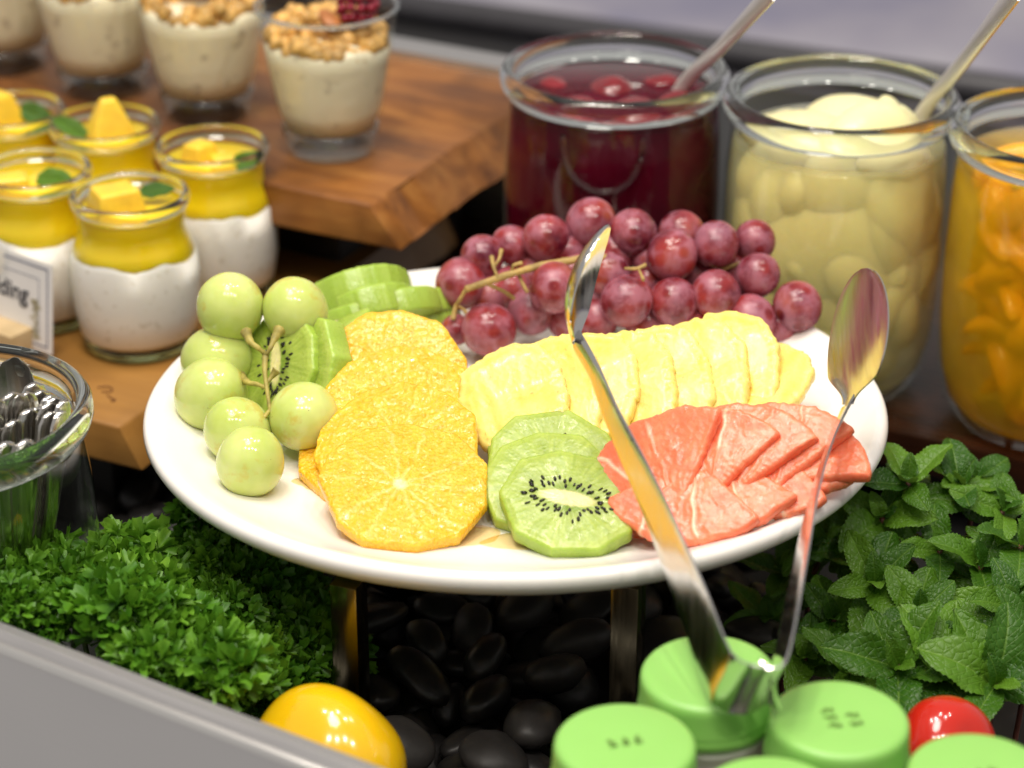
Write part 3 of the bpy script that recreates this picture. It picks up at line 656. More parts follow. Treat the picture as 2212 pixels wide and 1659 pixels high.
segs = [([s(1006,625,.139), s(1050,610,.142), s(1110,590,.145), s(1180,572,.148), s(1260,560,.149), s(1320,560,.147)], .0026, .0024),
        ([s(1008,622,.139), s(995,645,.134), s(985,662,.129), s(978,690,.124)], .0015, .0014), ([s(985,660,.129), s(1000,668,.127), s(1010,680,.125)], .0011, .0012),
        ([s(1075,600,.144), s(1066,575,.148), s(1062,555,.150)], .0012, .0013), ([s(1066,578,.147), s(1078,560,.150), s(1083,540,.152)], .0010, .0012),
        ([s(1108,592,.144), s(1108,575,.148), s(1128,568,.149)], .0012, .0011), ([s(1120,592,.143), s(1130,615,.140), s(1140,632,.137)], .0013, .0011),
        ([s(1055,615,.141), s(1085,628,.137), s(1110,645,.132)], .0013, .0012)]
stalk(rb, RB, segs, M['stem_tan'])
for q in [([s(1350,580,.149), s(1375,580,.150), s(1395,572,.151)], .0011, .0010), ([s(1380,582,.150), s(1390,605,.148)], .0009, .0009), ([s(1620,560,.140), s(1580,575,.138), s(1520,600,.136)], .0013, .0013)]: stalk(rb, RB, [q], M['stem_tan'], 'twig')
for i in range(len(gpos)):
    for j in range(i):
        d = (gpos[i][0]-gpos[j][0]).length; q = gpos[i][1]+gpos[j][1]
        if d < q*.86: print('GRAPE OVERLAP', i-7, j-7, round(d/q, 2))
# ---------------------------------------------------------------- tongs and spoons: lofted steel ribbons
def ribbon(name, st, mat, th=.0012, ns=8):
    """st: list of (centre, along, face normal, half width, dish depth)"""
    vs, fs = [], []; m = len(st); row = 2*(ns+1)
    for (c, u, n, hw, dish) in st:
        u = u.normalized(); n = (n-u*n.dot(u)).normalized(); w = u.cross(n)
        top = []; bot = []
        for k in range(ns+1):
            q = -1+2*k/ns; p = c+w*q*hw-n*dish*(1-q*q); e = th*(.5 if 0 < k < ns else .3); top.append(p+n*e); bot.append(p-n*e)
        vs += top+bot[::-1]
    for i in range(m-1):
        for k in range(row): j = (k+1) % row; fs.append([i*row+k, i*row+j, (i+1)*row+j, (i+1)*row+k])
    fs.append(list(range(row))[::-1]); fs.append([(m-1)*row+k for k in range(row)])
    me = fix_normals(mk(name, vs, fs, mat)); return sharp(me, 50)
def interp(keys, n):
    """keys: (centre, normal, halfwidth, dish); smooth loft of n steps between keys"""
    C = curve_pts([k[0] for k in keys], n); out = []
    m = len(keys)
    for i, c in enumerate(C):
        f = min(i/n, m-1.0001); a = int(f); t = f-a; t2 = t*t*(3-2*t); A, B = keys[a], keys[a+1]
        u = C[min(i+1, len(C)-1)]-C[max(i-1, 0)]
        out.append((c, u, A[1].lerp(B[1], t2), A[2]+(B[2]-A[2])*t2, A[3]+(B[3]-A[3])*t2))
    return out
def bowl_keys(c0, tip, n, hw, dish, k=14, p0=.0035):
    """oval bowl from neck to tip"""
    out = []; L = tip-c0
    for i in range(1, k+1):
        f = i/k; e = .05+.945*f; prof = math.sqrt(max(0, 1-(2*e-1)**2))**.9 if f < 1 else .10
        q = max(p0*(1-f*2.2), hw*prof); d = dish*math.sin(math.pi*min(1, f*.98+.02))**.8
        out.append((c0+L*f, n, q, d))
    return out
V = Vector
wb = V((-.28,.25,-.93)).normalized()
tg = thing('serving_tongs', 'polished steel serving tongs with spoon heads laid over the plate rim', 'tongs', at(1610, 1460, .128)); TB = tg.location.copy()
bl, br = at(1549,1440,.131), at(1677,1460,.131)
uL = V((-.25,.95,.3)).normalized(); uR = V((.3,.95,.15)).normalized()
nL = -uL.cross(wb); nR = uR.cross(wb)
if nL.x > 0: nL = -nL
if nR.x < 0: nR = -nR
def sub(keys): return [(k[0]-TB,)+tuple(k[1:]) for k in keys]
# one bent steel strip: left arm, spring bend, right arm
neckL = at(1246,735,.180); neckR = at(1832,868,.1555)
path = [(neckL,.0048),(at(1282,800,.176),.0043),(at(1325,905,.169),.0055),(at(1408,1085,.155),.0080),(at(1496,1300,.140),.0104),(at(1545,1436,.131),.0114),(at(1572,1474,.1290),.0117),(at(1614,1488,.1284),.0118),(at(1656,1480,.1290),.0117),(at(1680,1450,.131),.0114),(at(1720,1255,.139),.0100),(at(1752,1095,.146),.0075),(at(1790,965,.151),.0050),(neckR,.0046)]
C = curve_pts([q[0]-TB for q in path], 10); ST = []
for i, c in enumerate(C):
    f = min(i/10, len(path)-1.0001); k = int(f); t = f-k; u = C[min(i+1, len(C)-1)]-C[max(i-1, 0)]; n = wb.cross(u)
    e0 = max(0, 1-f/1.6); e1 = max(0, 1-(len(path)-1-f)/1.3)
    if e0: n = n.normalized().lerp(V((-.9,-.35,.1)), e0)
    if e1: n = n.normalized().lerp(V((.88,.28,-.36)), e1)
    ST.append((c, u, n, path[k][1]+(path[k+1][1]-path[k][1])*t, -.0007*max(e0, e1)))
link('arm', ribbon('tong_arm', ST[:51], M['steel'], .0013), tg); link('spring_bend', ribbon('spring_bend', ST[50:91], M['steel'], .0013), tg); link('arm', ribbon('tong_arm', ST[90:], M['steel'], .0013), tg)
def bowl(c0, tip, n, hw, dish, hw0=.0046, k=44):
    out = []; L = tip-c0; u = L.normalized(); n = (n-u*n.dot(u)).normalized()
    for i in range(k+1):
        f = i/k; e = .035+.962*f; q = hw*math.sqrt(max(0, 1-(2*e-1)**2)); blend = smst(0, .22, f); q = hw0*(1-blend)+q*blend if f < .22 else q
        out.append((c0+L*f-n*dish*.35*math.sin(math.pi*f), u, n, max(q, .0008), dish*math.sin(math.pi*min(1, e))**.7))
    return out
def sub(st): return [(k[0]-TB,)+tuple(k[1:]) for k in st]
link('spoon_head', ribbon('tong_head', sub(bowl(neckL-(at(1313,487,.2235)-neckL)*.02, at(1313,487,.2235), V((.93,-.16,.30)), .0185, .0062)), M['steel'], .001, 16), tg)
tipR = at(1868,580,.2000)
link('spoon_head', ribbon('tong_head', sub(bowl(neckR-(tipR-neckR)*.02, tipR, V((-.93,-.16,.29)), .0262, .0022)), M['steel'], .001, 16), tg)
# ---------------------------------------------------------------- large preserving jars
JH = .152
def jar_parts(t, scale=1.0, mat='glass', base=True):
    S = lambda pr: [(r*scale, z*scale) for r, z in pr]
    body = S([(0,.0005),(.036,.0005),(.0425,.0040),(.0485,.014),(.0522,.030),(.0540,.054),(.0544,.085),(.0536,.114),(.0520,.130),(.0512,.1378)])
    link('glass_wall', lathe('glass_wall', body, M[mat], 96), t)
    rim = S([(r, z+.010) for r, z in [(.0512,.1278),(.0530,.1292),(.0550,.1318),(.0562,.1352),(.0560,.1385),(.0545,.1410),(.0525,.1420),(.0505,.1412),(.0496,.1385),(.0488,.1352),(.0490,.1310),(.0496,.1280)]])
    link('rim', lathe('jar_rim', rim+[rim[0]], M['glass_rim'], 128), t)
def fill(t, name, mat, top, scale=1.0, ins=.0016):
    pr = [(0,.005),(.035,.005),(.041,.008),(.0470,.016),(.0507,.031),(.0525,.054),(.0529,.085),(.0521,.114),(.0506,top-.001),(.0495,top),(0,top)]
    return link(name, lathe(name, [(r*scale, z*scale) for r, z in pr], M[mat], 64), t)
def jar(px, py, label):
    p = at(px, py, ZB3+JH-.004); p.z = ZB3; t = thing('fruit_jar', label, 'jar', p, 'large glass jars of preserved fruit'); jar_parts(t); return t
jp = jar(1328, 158, 'large glass jar of dark plum compote behind the red grapes'); je = jar(1818, 213, 'large glass jar of pale poached pears, between the plum and peach jars'); jc = jar(2318, 285, 'large glass jar of orange peach slices at the right edge')
for j, nm, mt, top in ((jp,'syrup','syrup_red',.1365),(je,'syrup','syrup_pear',.1280),(jc,'syrup','syrup_peach',.133)): fill(j, nm, mt, top)
rr = random.Random(3)
PRF = [(.005,.0345),(.008,.0405),(.016,.0465),(.031,.0502),(.054,.0520),(.085,.0524),(.114,.0516),(.130,.0500),(.150,.0480)]
def allowed(z):
    if z <= PRF[0][0]: return PRF[0][1]-(PRF[0][0]-z)*4
    for (z0, r0), (z1, r1) in zip(PRF, PRF[1:]):
        if z <= z1: return r0+(r1-r0)*(z-z0)/(z1-z0)
    return PRF[-1][1]
def fit_inside(o, j):      # pull a piece of fruit in until it clears the jar wall
    vsl = [v.co for v in o.data.vertices][::7]
    for it in range(8):
        mw = Matrix.Translation(o.location) @ o.rotation_euler.to_matrix().to_4x4() @ Matrix.Diagonal((*o.scale, 1)); over = 0
        for c in vsl:
            q = mw @ c-j.location; over = max(over, math.hypot(q.x, q.y)-allowed(q.z)+.0008)
        if over <= 0: return
        d = V((o.location.x-j.location.x, o.location.y-j.location.y, 0)); s = min(over, d.length*.6); o.location -= d.normalized()*s if d.length > 1e-6 else V((0,0,0))
        if over > s+.0005: o.scale = tuple(k*.93 for k in o.scale)
def inside(p, jarobj, mesh, name, label, cat, sc, rot, grp):
    o = link(name, mesh); o.location = jarobj.location+V((p[0], p[1], p[2]*1.08)); o.scale = (sc,)*3 if not isinstance(sc, tuple) else sc; o.rotation_euler = rot; fit_inside(o, jarobj); tag(o, label, cat, grp); return o
plum = ball('plum', 4, M['plum'], lambda c: V((c.x, c.y*.95, c.z*.9-.12*math.exp(-6*(c.x**2+c.y**2))*(c.z > 0))), True, .014)
spots = [(-.018,-.012,.1180),(.010,-.020,.1205),(.030,-.002,.1180),(-.002,.012,.1195),(.024,.024,.1175),(-.028,.02,.1170),
         (-.002,-.034,.078),(-.031,-.019,.062),(.030,-.020,.066),(.004,-.033,.046),(-.016,-.032,.098),(.022,-.030,.094),(-.024,-.02,.034),(.02,-.024,.032)]
for i, q in enumerate(spots):
    top = q[2] > .113
    inside(q, jp, plum, 'plum', 'dark red plum floating at the top of the plum jar' if top else 'dark red plum deep in the syrup seen through the plum jar wall', 'plum', .0165/.014 if not top else .0140/.014, (rr.uniform(-.5,.5), rr.uniform(-.5,.5), rr.uniform(0,6)), 'plums floating on top' if top else 'plums sunk in the plum jar')
def pear_f(c):    # peeled pear half: rounded back, soft flat side, narrower at the stalk end
    t = smst(-.2, 1, c.x); return V((c.x*1.15+.05*nz(c.y*1.2, c.z), c.y*(.98-.38*t), (c.z*.62 if c.z > 0 else c.z*.42)*(1-.32*t)+.05*nz(c.x*1.4, c.y*1.4, 3)))
pear = ball('pear_half', 4, M['pear'], pear_f, True, .026)
ps = [((-.016,-.006,.116),.030,(.15,-.12,2.6),'large round pear half rising highest in the pear jar'),((.021,-.020,.1145),.026,(-.1,.2,.5),'smaller pear half on top at the front of the pear jar'),((.012,.020,.113),.028,(.1,.1,5.2),'pear half on top at the back of the pear jar, by the spoon')]
for q, sc, ro, lb in ps: inside(q, je, pear, 'pear_half', lb, 'pear half', sc/.026, ro, 'pear halves at the top of the pear jar')
k = 0
for z in (.098,.084,.070,.056,.042,.028):
    rad_ = .0240 if z > .05 else (.020 if z > .035 else .013)
    for a in range(6):
        an = -3.0+a*.66+(.35 if k % 2 else 0); k += 1
        inside((rad_*math.cos(an), rad_*math.sin(an), z+rr.uniform(-.005,.005)), je, pear, 'pear_half', 'pale pear half packed in syrup behind the pear jar wall', 'pear half', rr.uniform(.033,.041)/.026, (math.pi/2+rr.uniform(-.5,.5), rr.uniform(-.9,.9), an+math.pi/2+rr.uniform(-.4,.4)), 'pear halves inside the pear jar')
def peach_f(c):
    a = c.x*1.25; r = 1.0+.30*c.y*(1-.3*abs(c.x)); w = (1-c.x*c.x)**.5 if abs(c.x) < 1 else 0
    return V((math.sin(a)*r, math.cos(a)*r-.75, c.z*.34))
peach = ball('peach_slice', 4, M['peach'], peach_f, True, .021)
k = 0
for z in (.121,.119,.104,.090,.076,.062,.048,.034,.022):
    rad_ = .031 if z > .05 else (.025 if z > .03 else .015)
    for a in range(7 if z < .117 else 5):
        an = -3.3+a*.62+(.3 if k % 2 else 0); k += 1; top = z > .117
        r2 = rad_ if not top else rr.uniform(.004,.034); an2 = an if not top else rr.uniform(0, 6.28)
        inside((r2*math.cos(an2), r2*math.sin(an2), z+rr.uniform(-.004,.004)), jc, peach, 'peach_slice', 'orange peach slice floating at the top of the peach jar' if top else 'orange peach slice packed in syrup behind the peach jar wall', 'peach slice', rr.uniform(.021,.027)/.021, ((rr.uniform(-.5,.5) if top else math.pi/2+rr.uniform(-.6,.6)), rr.uniform(-.8,.8), an+math.pi/2+rr.uniform(-.5,.5)), 'peach slices on top' if top else 'peach slices inside the peach jar')
# raised emblem outline moulded into the front of the plum jar
ep = []
for (px, py) in ((1216,300),(1220,345),(1238,385),(1272,408),(1306,413),(1345,402),(1372,372),(1386,335),(1390,300)):
    q = atplane(px, py, V((0, jp.location.y-.053, 0)), V((0,1,0)))-jp.location; an = math.atan2(-math.sqrt(max(1e-6, .0542**2-q.x**2)), q.x); ep.append(V((.0544*math.cos(an), .0544*math.sin(an), q.z)))
cpn = curve_pts(ep, 4); link('emblem', tube('emblem', cpn, [.0011]*len(cpn), M['glass_rim'], 8), jp)
# serving spoons standing in the jars
def jar_spoon(label, pts, n0, hws):
    t = thing('serving_spoon', label, 'spoon', pts[0], 'serving spoons in the jars'); B = pts[0]
    keys = [(p-B, V(n0), h, -.0008) for p, h in zip(pts, hws)]
    link('handle', ribbon('spoon_handle', interp(keys, 6), M['satin'], .0018, 8), t)
    d = (pts[0]-pts[1]).normalized(); tip = pts[0]+d*.052
    link('bowl', ribbon('spoon_bowl', interp([(V((0,0,0)), V(n0), .004, .001)]+bowl_keys(V((0,0,0)), tip-B, V(n0), .018, .006), 2), M['spoon_steel'], .001, 10), t); return t
top = at(1472,190,ZB3+.138); up = V((.036,.012,.075))
jar_spoon('steel spoon handle leaning right out of the plum jar', [top-up*.55, top, at(1560,100,ZB3+.176), at(1672,-25,ZB3+.232)], (-.35,-.8,.5), [.0042,.0038,.0042,.0055])
top = at(1998,238,ZB3+.134)
jar_spoon('steel spoon handle leaning right out of the pear jar, reflecting blue', [top-up*.5, top, at(2085,128,ZB3+.178), at(2200,-30,ZB3+.242)], (-.4,-.75,.5), [.0042,.0040,.0046,.0062])

# ---------------------------------------------------------------- mango pudding jars
PH = .079
def pudding_jar(px, py, label, i):
    p = at(px, py, ZB1+PH-.002); p.z = ZB1; t = thing('pudding_jar', label, 'pudding jar', p, 'small jars of mango pudding')
    out = [(.0268,.0042),(.0295,.009),(.0312,.022),(.0316,.036),(.0305,.048),(.0272,.056),(.0256,.0605),(.0256,.0640),(.0262,.0690),(.0266,.0720)]
    link('glass_wall', lathe('pudding_glass', out, M['glass'], 72), t)
    link('base', lathe('pudding_base', [(0,.0),(.0240,.0),(.0266,.0014),(.0275,.0042),(.0270,.0062),(.0,.0058)], M['glass_base'], 72), t)
    rim = [(.0266,.0720),(.0276,.0728),(.0283,.0748),(.0284,.0766),(.0277,.0784),(.0266,.0790),(.0254,.0784),(.0246,.0766),(.0246,.0740),(.0252,.0722)]
    link('rim', lathe('pudding_rim', rim+[rim[0]], M['glass_rim'], 80), t)
    sd = i*3.3
    wav = lambda a: .0034*nz(math.cos(a)*1.6+sd, math.sin(a)*1.6)+.0011*nz(math.cos(a)*5+sd, math.sin(a)*5, 2)
    def w1(k, a, r, z): return (r, z+wav(a)) if k in (6, 7) else (r, z)
    pr = [(0,.0068),(.0262,.0068),(.0283,.0095),(.0303,.022),(.0308,.036),(.0297,.0478),(.0292,.0490),(.0285,.0500),(0,.0500)]
    link('pudding', lathe('pudding', pr, M['pudding'], 96, w1), t)
    def w2(k, a, r, z): return (r, z+wav(a)) if k in (1, 2) else (r, z)
    pr = [(0,.0502),(.0288,.0499),(.0290,.0503),(.0266,.0555),(.0249,.0605),(.0249,.0640),(.0250,.0690),(.0246,.0700),(0,.0702)]
    link('mango_puree', lathe('mango_puree', pr, M['puree'], 96, w2), t); return t
PJ = [(280,421,'front mango pudding jar, fully visible, with a large mango cube and mint leaf'),(458,317,'mango pudding jar right of the front one, mint leaf inside its neck'),(72,368,'mango pudding jar behind the name card, partly cut by the left edge'),(226,268,'mango pudding jar in the second row with a pointed mango wedge above its rim'),(22,240,'mango pudding jar in the far left corner, cut by the left edge')]
PT = [pudding_jar(px, py, lb, i) for i, (px, py, lb) in enumerate(PJ)]
def chunk(seed, sx, sy, sz, taper=.7):
    bm = bmesh.new(); bmesh.ops.create_cube(bm, size=1.0)
    for v in bm.verts:
        f = taper if v.co.z > 0 else 1; v.co = V((v.co.x*sx*f, v.co.y*sy*f, v.co.z*sz))
    bmesh.ops.bevel(bm, geom=list(bm.edges), offset=min(sx, sy, sz)*.14, segments=3, profile=.6, affect='EDGES'); bmesh.ops.subdivide_edges(bm, edges=list(bm.edges), cuts=1, use_grid_fill=True)
    for v in bm.verts: v.co += v.co.normalized()*.0006*mnoise.noise(v.co*180+V((seed,0,0)))
    me = bpy.data.meshes.new('mango_cube'); bm.to_mesh(me); bm.free(); me.materials.append(M['mango']); me.polygons.foreach_set('use_smooth', [True]*len(me.polygons)); return me
MC = [(0,(-.006,-.004,0.0745),(.026,.022,.016),.75,.5,'large mango cube in the front pudding jar'),(1,(-.006,-.002,0.0730),(.018,.016,.014),.7,.9,'small mango cube in the pudding jar against the riser'),(1,(.006,-.008,0.0705),(.014,.012,.010),.8,.2,'tiny flat mango cube beside the small one, by the riser'),(2,(-.010,-.008,0.0715),(.020,.016,.012),.8,.3,'flat mango cube in the pudding jar behind the name card'),(3,(.003,-.002,0.0800),(.028,.020,.024),.28,.5,'tall pointed mango wedge in the second row pudding jar'),(4,(-.006,-.006,0.0785),(.030,.022,.020),.5,.9,'mango wedge in the far left pudding jar')]
for k, (j, q, sz, tp, rz, lb) in enumerate(MC):
    o = link('mango_cube', chunk(k, *sz, tp)); o.location = PT[j].location+V(q); o.rotation_euler = (0, 0, rz); tag(o, lb, 'mango cube', 'mango cubes on the puddings')

# ---------------------------------------------------------------- yogurt glasses
YH = .077
def yogurt_glass(px, py, label, i):
    p = at(px, py, ZB2); t = thing('yogurt_glass', label, 'yogurt glass', p, 'glasses of yogurt with granola')
    R0, R1 = .0225, .0362; f = lambda z: R0+(R1-R0)*(z/YH)**.92
    link('glass_wall', lathe('tumbler_wall', [(f(z), z) for z in [.0135+.0635*k/12 for k in range(13)]], M['glass'], 72), t)
    link('rim', lathe('tumbler_rim', [(R1-.0016,YH-.0008),(R1-.0013,YH+.0004),(R1-.0004,YH+.0010),(R1+.0005,YH+.0004),(R1+.0005,YH-.0008),(R1-.0004,YH-.0016),(R1-.0016,YH-.0008)], M['glass_rim'], 72), t)
    link('base', lathe('tumbler_base', [(0,.0),(.0205,.0),(.0222,.0012),(.0228,.004),(f(.0135),.0135),(f(.0135)-.0016,.0146),(.012,.0128),(0,.0124)], M['glass_base2'], 72), t)
    def wv(k, a, r, z): return (r, z+.0035*nz(math.cos(a)*1.5+i*4, math.sin(a)*1.5)) if k >= 6 else (r, z)
    pr = [(0,.0142),(f(.016)-.0030,.0144),(f(.025)-.0011,.025),(f(.035)-.0011,.035),(f(.043)-.0011,.043),(f(.050)-.0011,.050),(f(.0575)-.0011,.0575),(f(.0575)-.003,.0592),(.012,.0612),(0,.062)]
    link('yogurt', lathe('yogurt', pr, M['yogurt'], 72, wv), t); return t
YG = [(716,322,'yogurt glass nearest the plum jar, standing alone at the front of the board'),(450,244,'second yogurt glass from the plum jar'),(226,192,'third yogurt glass from the plum jar'),(12,140,'yogurt glass at the far left, cut by the picture edge')]
YT = [yogurt_glass(*a, i) for i, a in enumerate(YG)]
def clump(seed):
    s = V((seed*2.1, seed*.7, 0)); return ball('granola', 2, M['granola'], lambda c: c*(1+.35*mnoise.noise(c*1.7+s)+.2*mnoise.noise(c*4+s)))
cm = [clump(i) for i in range(5)]
def granola(t, i):
    rr = random.Random(50+i); vs, fs = [], []
    for k in range(120):
        a = rr.uniform(0, 6.28); r = .031*math.sqrt(rr.random()); z = .0605+rr.uniform(0, .011)*(1.15-r/.033)+.0035*math.cos(a-2.0+i)
        if (1 < k % 5 < 3): r = rr.uniform(.026,.0318); z = rr.uniform(.050 if math.cos(a+.3) > .35 else .060, .0665)
        m = cm[rr.randrange(5)]; sc = rr.uniform(.0024, .0050); R = Matrix.Rotation(rr.uniform(0,6), 3, V((rr.uniform(-1,1), rr.uniform(-1,1), .3)).normalized()); b = len(vs); lim = .0362*(z/YH)**.1
        c = V((r*math.cos(a), r*math.sin(a), z)); mx = (.0225+.0137*(z/YH)**.92)-sc-.0014
        if r > mx: c.x *= mx/r; c.y *= mx/r
        for v in m.vertices: vs.append(c+(R @ v.co)*sc)
        for p in m.polygons: fs.append([b+q for q in p.vertices])
    me = mk('granola', vs, fs, M['granola']); o = link('granola', me); o.location = t.location
    tag(o, ['crumbly golden granola in the yogurt glass nearest the plum jar','crumbly golden granola in the second yogurt glass from the plum jar','crumbly golden granola in the third yogurt glass from the plum jar','crumbly golden granola in the far left yogurt glass'][i], 'granola', 'granola toppings', 'stuff')
for i, t in enumerate(YT): granola(t, i)
def drupes(seed):
    rr = random.Random(seed); vs, fs = [], []; b0 = ball('d', 2, M['raspberry']); 
    for k in range(42):
        z = 1-2*(k+.5)/42; a = k*2.39996; r = math.sqrt(1-z*z); c = V((r*math.cos(a)*.0088, r*math.sin(a)*.0088, z*.0098)); b = len(vs)
        for v in b0.vertices: vs.append(c+v.co*.0023)
        for p in b0.polygons: fs.append([b+q for q in p.vertices])
    return mk('raspberry', vs, fs, M['raspberry'])
rm = drupes(1)
for (t, q, lb) in ((0,(.016,-.004,.078),'dark red raspberry on the yogurt glass nearest the plum jar'),(1,(.008,.010,.079),'dark red raspberry on the second yogurt glass from the plum jar')):
    o = link('raspberry', rm); o.location = YT[t].location+V(q); o.rotation_euler = (.3,.5,1); tag(o, lb, 'raspberry', 'raspberries on the yogurts')
al = ball('almond', 3, M['almond'], lambda c: V((c.x*(1-.25*c.y), c.y*1.6, c.z*.55)), True, .0052)
for (t, q, rz, lb) in ((0,(.002,-.010,.073),.6,'brown almond on the yogurt glass nearest the plum jar'),(1,(-.002,-.008,.0735),1.4,'brown almond on the second yogurt glass from the plum jar'),(2,(.006,-.012,.073),.9,'brown almond on the third yogurt glass from the plum jar')):
    o = link('almond', al); o.location = YT[t].location+V(q); o.rotation_euler = (.3,.2,rz); tag(o, lb, 'almond', 'almonds on the yogurts')

# ---------------------------------------------------------------- cutlery jar and teaspoons
cp = at(-132, 868, .153); cj = thing('cutlery_jar', 'clear glass jar full of steel teaspoons at the left edge', 'jar', (cp.x, cp.y, -.007)); jar_parts(cj, 1.05, 'glass_green')
link('embossing', (lambda: (lambda vf: mk('embossing', vf[0], vf[1], M['glass']))( (lambda vs, fs: ([tube_data([V((.0572*math.cos(a), .0572*math.sin(a), z)), V((.0572*math.cos(a+da), .0572*math.sin(a+da), z+dz))], [.0003]*2, 5, vs, fs) for a, da, z, dz in [(-.42,.03,.100-.0035*k,(.002 if k%2 else -.001)) for k in range(18)]], (vs, fs))[1])([], []) ))(), cj)
def teaspoon_handle(seed):
    rr = random.Random(seed); keys = []
    L = .125
    for f, hw in ((0,.0030),(.3,.0030),(.6,.0042),(.85,.0060),(.95,.0058),(.985,.0042),(1.0,.0012)): keys.append((V((0, .004*math.sin(f*2.6), L*f)), V((0,1,0)), hw, -.0005))
    return ribbon('spoon_handle', interp(keys, 5), M['spoon_steel'], .0022, 6)
thm = [teaspoon_handle(i) for i in range(2)]
def zc(X, Y): return (X/3.016*.7373, (950+Y/3.016)*.7373)
tips = [(280,525),(198,620),(72,632),(128,640),(345,590),(408,628),(450,642),(512,668),(402,692),(512,762),(412,770),(305,745),(232,765),(88,872),(190,1025),(20,1050),(-60,700),(-110,820),(-40,940),(-160,700)]
for i, (X, Y) in enumerate(tips):
    px, py = zc(X, Y); h = .150+rr.uniform(-.004,.003)-(.006 if Y > 850 else 0); p = at(px, py, h)
    c = V((cj.location.x, cj.location.y, 0)); d = V((p.x-c.x, p.y-c.y, 0))
    if d.length > .046: d = d.normalized()*.046; p = V((c.x+d.x, c.y+d.y, h))
    foot = c+d*.45; foot.z = h-.122
    t = thing('teaspoon', 'steel teaspoon standing handle up in the cutlery jar', 'teaspoon', (0,0,0), 'teaspoons in the cutlery jar')
    t.location = foot; ax = (p-foot).normalized(); fl = V((.75+rr.uniform(-.3,.2), -.55+rr.uniform(-.3,.3), .1)); fl = (fl-ax*fl.dot(ax)).normalized(); xx = fl.cross(ax)
    t.rotation_mode = 'QUATERNION'; t.rotation_quaternion = Matrix((xx, fl, ax)).transposed().to_quaternion()
    link('handle', thm[i%2], t)
t = thing('teaspoon', 'steel teaspoon standing bowl up, its dark bowl above the other handles', 'teaspoon', cj.location+V((.005,.015,.03)))
sb = at(30, 884, .128)-t.location; u = V((.1,.2,1)).normalized()
link('bowl', ribbon('teaspoon_bowl', interp([(sb-u*.03, V((-.3,-.8,.2)), .003, 0.)]+bowl_keys(sb-u*.022, sb+u*.022, V((-.3,-.8,.2)), .0110, .004), 2), M['spoon_steel'], .001, 10), t)

# ---------------------------------------------------------------- name card
A, B, C = at(128, 572, ZB1+.052), at(113, 768, ZB1+.004), None
B = at(112, 768, ZB1+.002); hgt = .052
xd = V((.80,-.60,0)).normalized(); yd = V((.12*.6, .12*.8, 1)).normalized(); nd = xd.cross(yd).normalized()
if nd.y > 0: nd = -nd
nc = thing('name_card', 'white printed name card with double border on the pudding board', 'name card', B)
def cardpt(u, v, o=0.0): return xd*u+yd*v+nd*o
def quad(name, u0, v0, u1, v1, off, mat, parent=nc, th=.0):
    vs = [cardpt(u0,v0,off), cardpt(u1,v0,off), cardpt(u1,v1,off), cardpt(u0,v1,off)]
    if th: vs += [q-nd*th for q in vs]; fs = [[0,1,2,3],[7,6,5,4],[0,4,5,1],[1,5,6,2],[2,6,7,3],[3,7,4,0]]
    else: fs = [[0,1,2,3]]
    return link(name, fix_normals(mk(name, vs, fs, mat, False)) if th else mk(name, vs, fs, mat, False), parent)
W, H = .085, .0455
quad('card', -W, 0, 0, H, 0, M['card'], nc, .0006)
def border(ins, th, mat, nm):
    vs, fs = [], []
    for (u0,v0,u1,v1) in ((-W+ins,ins,-ins,ins+th),(-W+ins,H-ins-th,-ins,H-ins),(-ins-th,ins+th,-ins,H-ins-th),(-W+ins,ins+th,-W+ins+th,H-ins-th)):
        b = len(vs); vs += [cardpt(u0,v0,.0002), cardpt(u1,v0,.0002), cardpt(u1,v1,.0002), cardpt(u0,v1,.0002)]; fs.append([b,b+1,b+2,b+3])
    o = link(nm, mk(nm, vs, fs, mat, False), nc); tag(o, kind='stuff'); return o
border(.0026, .0009, M['print_grey'], 'border'); border(.0088, .0004, M['print_grey'], 'inner_border')
fc = bpy.data.curves.new('lettering', 'FONT'); fc.body = 'Pudding'; fc.size = .0125; fc.align_x = 'RIGHT'; fc.offset = .00022; fc.shear = .12
fo = bpy.data.objects.new('lettering_source', fc); COL.objects.link(fo); bpy.context.view_layer.update()
me = bpy.data.meshes.new_from_object(fo.evaluated_get(bpy.context.evaluated_depsgraph_get())); bpy.data.objects.remove(fo)
me.materials.clear(); me.materials.append(M['print'])
for v in me.vertices: q = cardpt(v.co.x-.0165, v.co.y+.0225, .0003); v.co = q
o = link('lettering', me, nc); tag(o, kind='stuff')
vs, fs = [], []; rr2 = random.Random(4)
for k in range(26):
    v = .006+.020*k/26; u = -.0115+.0016*math.sin(k*1.3); r = rr2.uniform(.0005,.0011); a = rr2.uniform(0, 3); b = len(vs)
    for i in range(6): t = 6.283*i/6; x, y = r*1.6*math.cos(t), r*.6*math.sin(t); vs.append(cardpt(u+x*math.cos(a)-y*math.sin(a)+rr2.uniform(-.0022,.0022), v+x*math.sin(a)+y*math.cos(a), .0003))
    fs.append([b+i for i in range(6)])
o = link('flower_sprig', mk('flower_sprig', vs, fs, M['print_gold'], False), nc); tag(o, kind='stuff')
bp = at(45, 745, ZB1); o = link('card_holder', prism('card_holder', [(-.05,-.011),(.009,-.011),(.009,.006),(-.05,.006)], 0, .0125, M['wood_block'], .001)); o.location = (bp.x-.001, bp.y-.004, ZB1); o.rotation_euler = (0,0,math.atan2(xd.y, xd.x)); tag(o, 'pale wooden block holding the white name card upright', 'card holder')
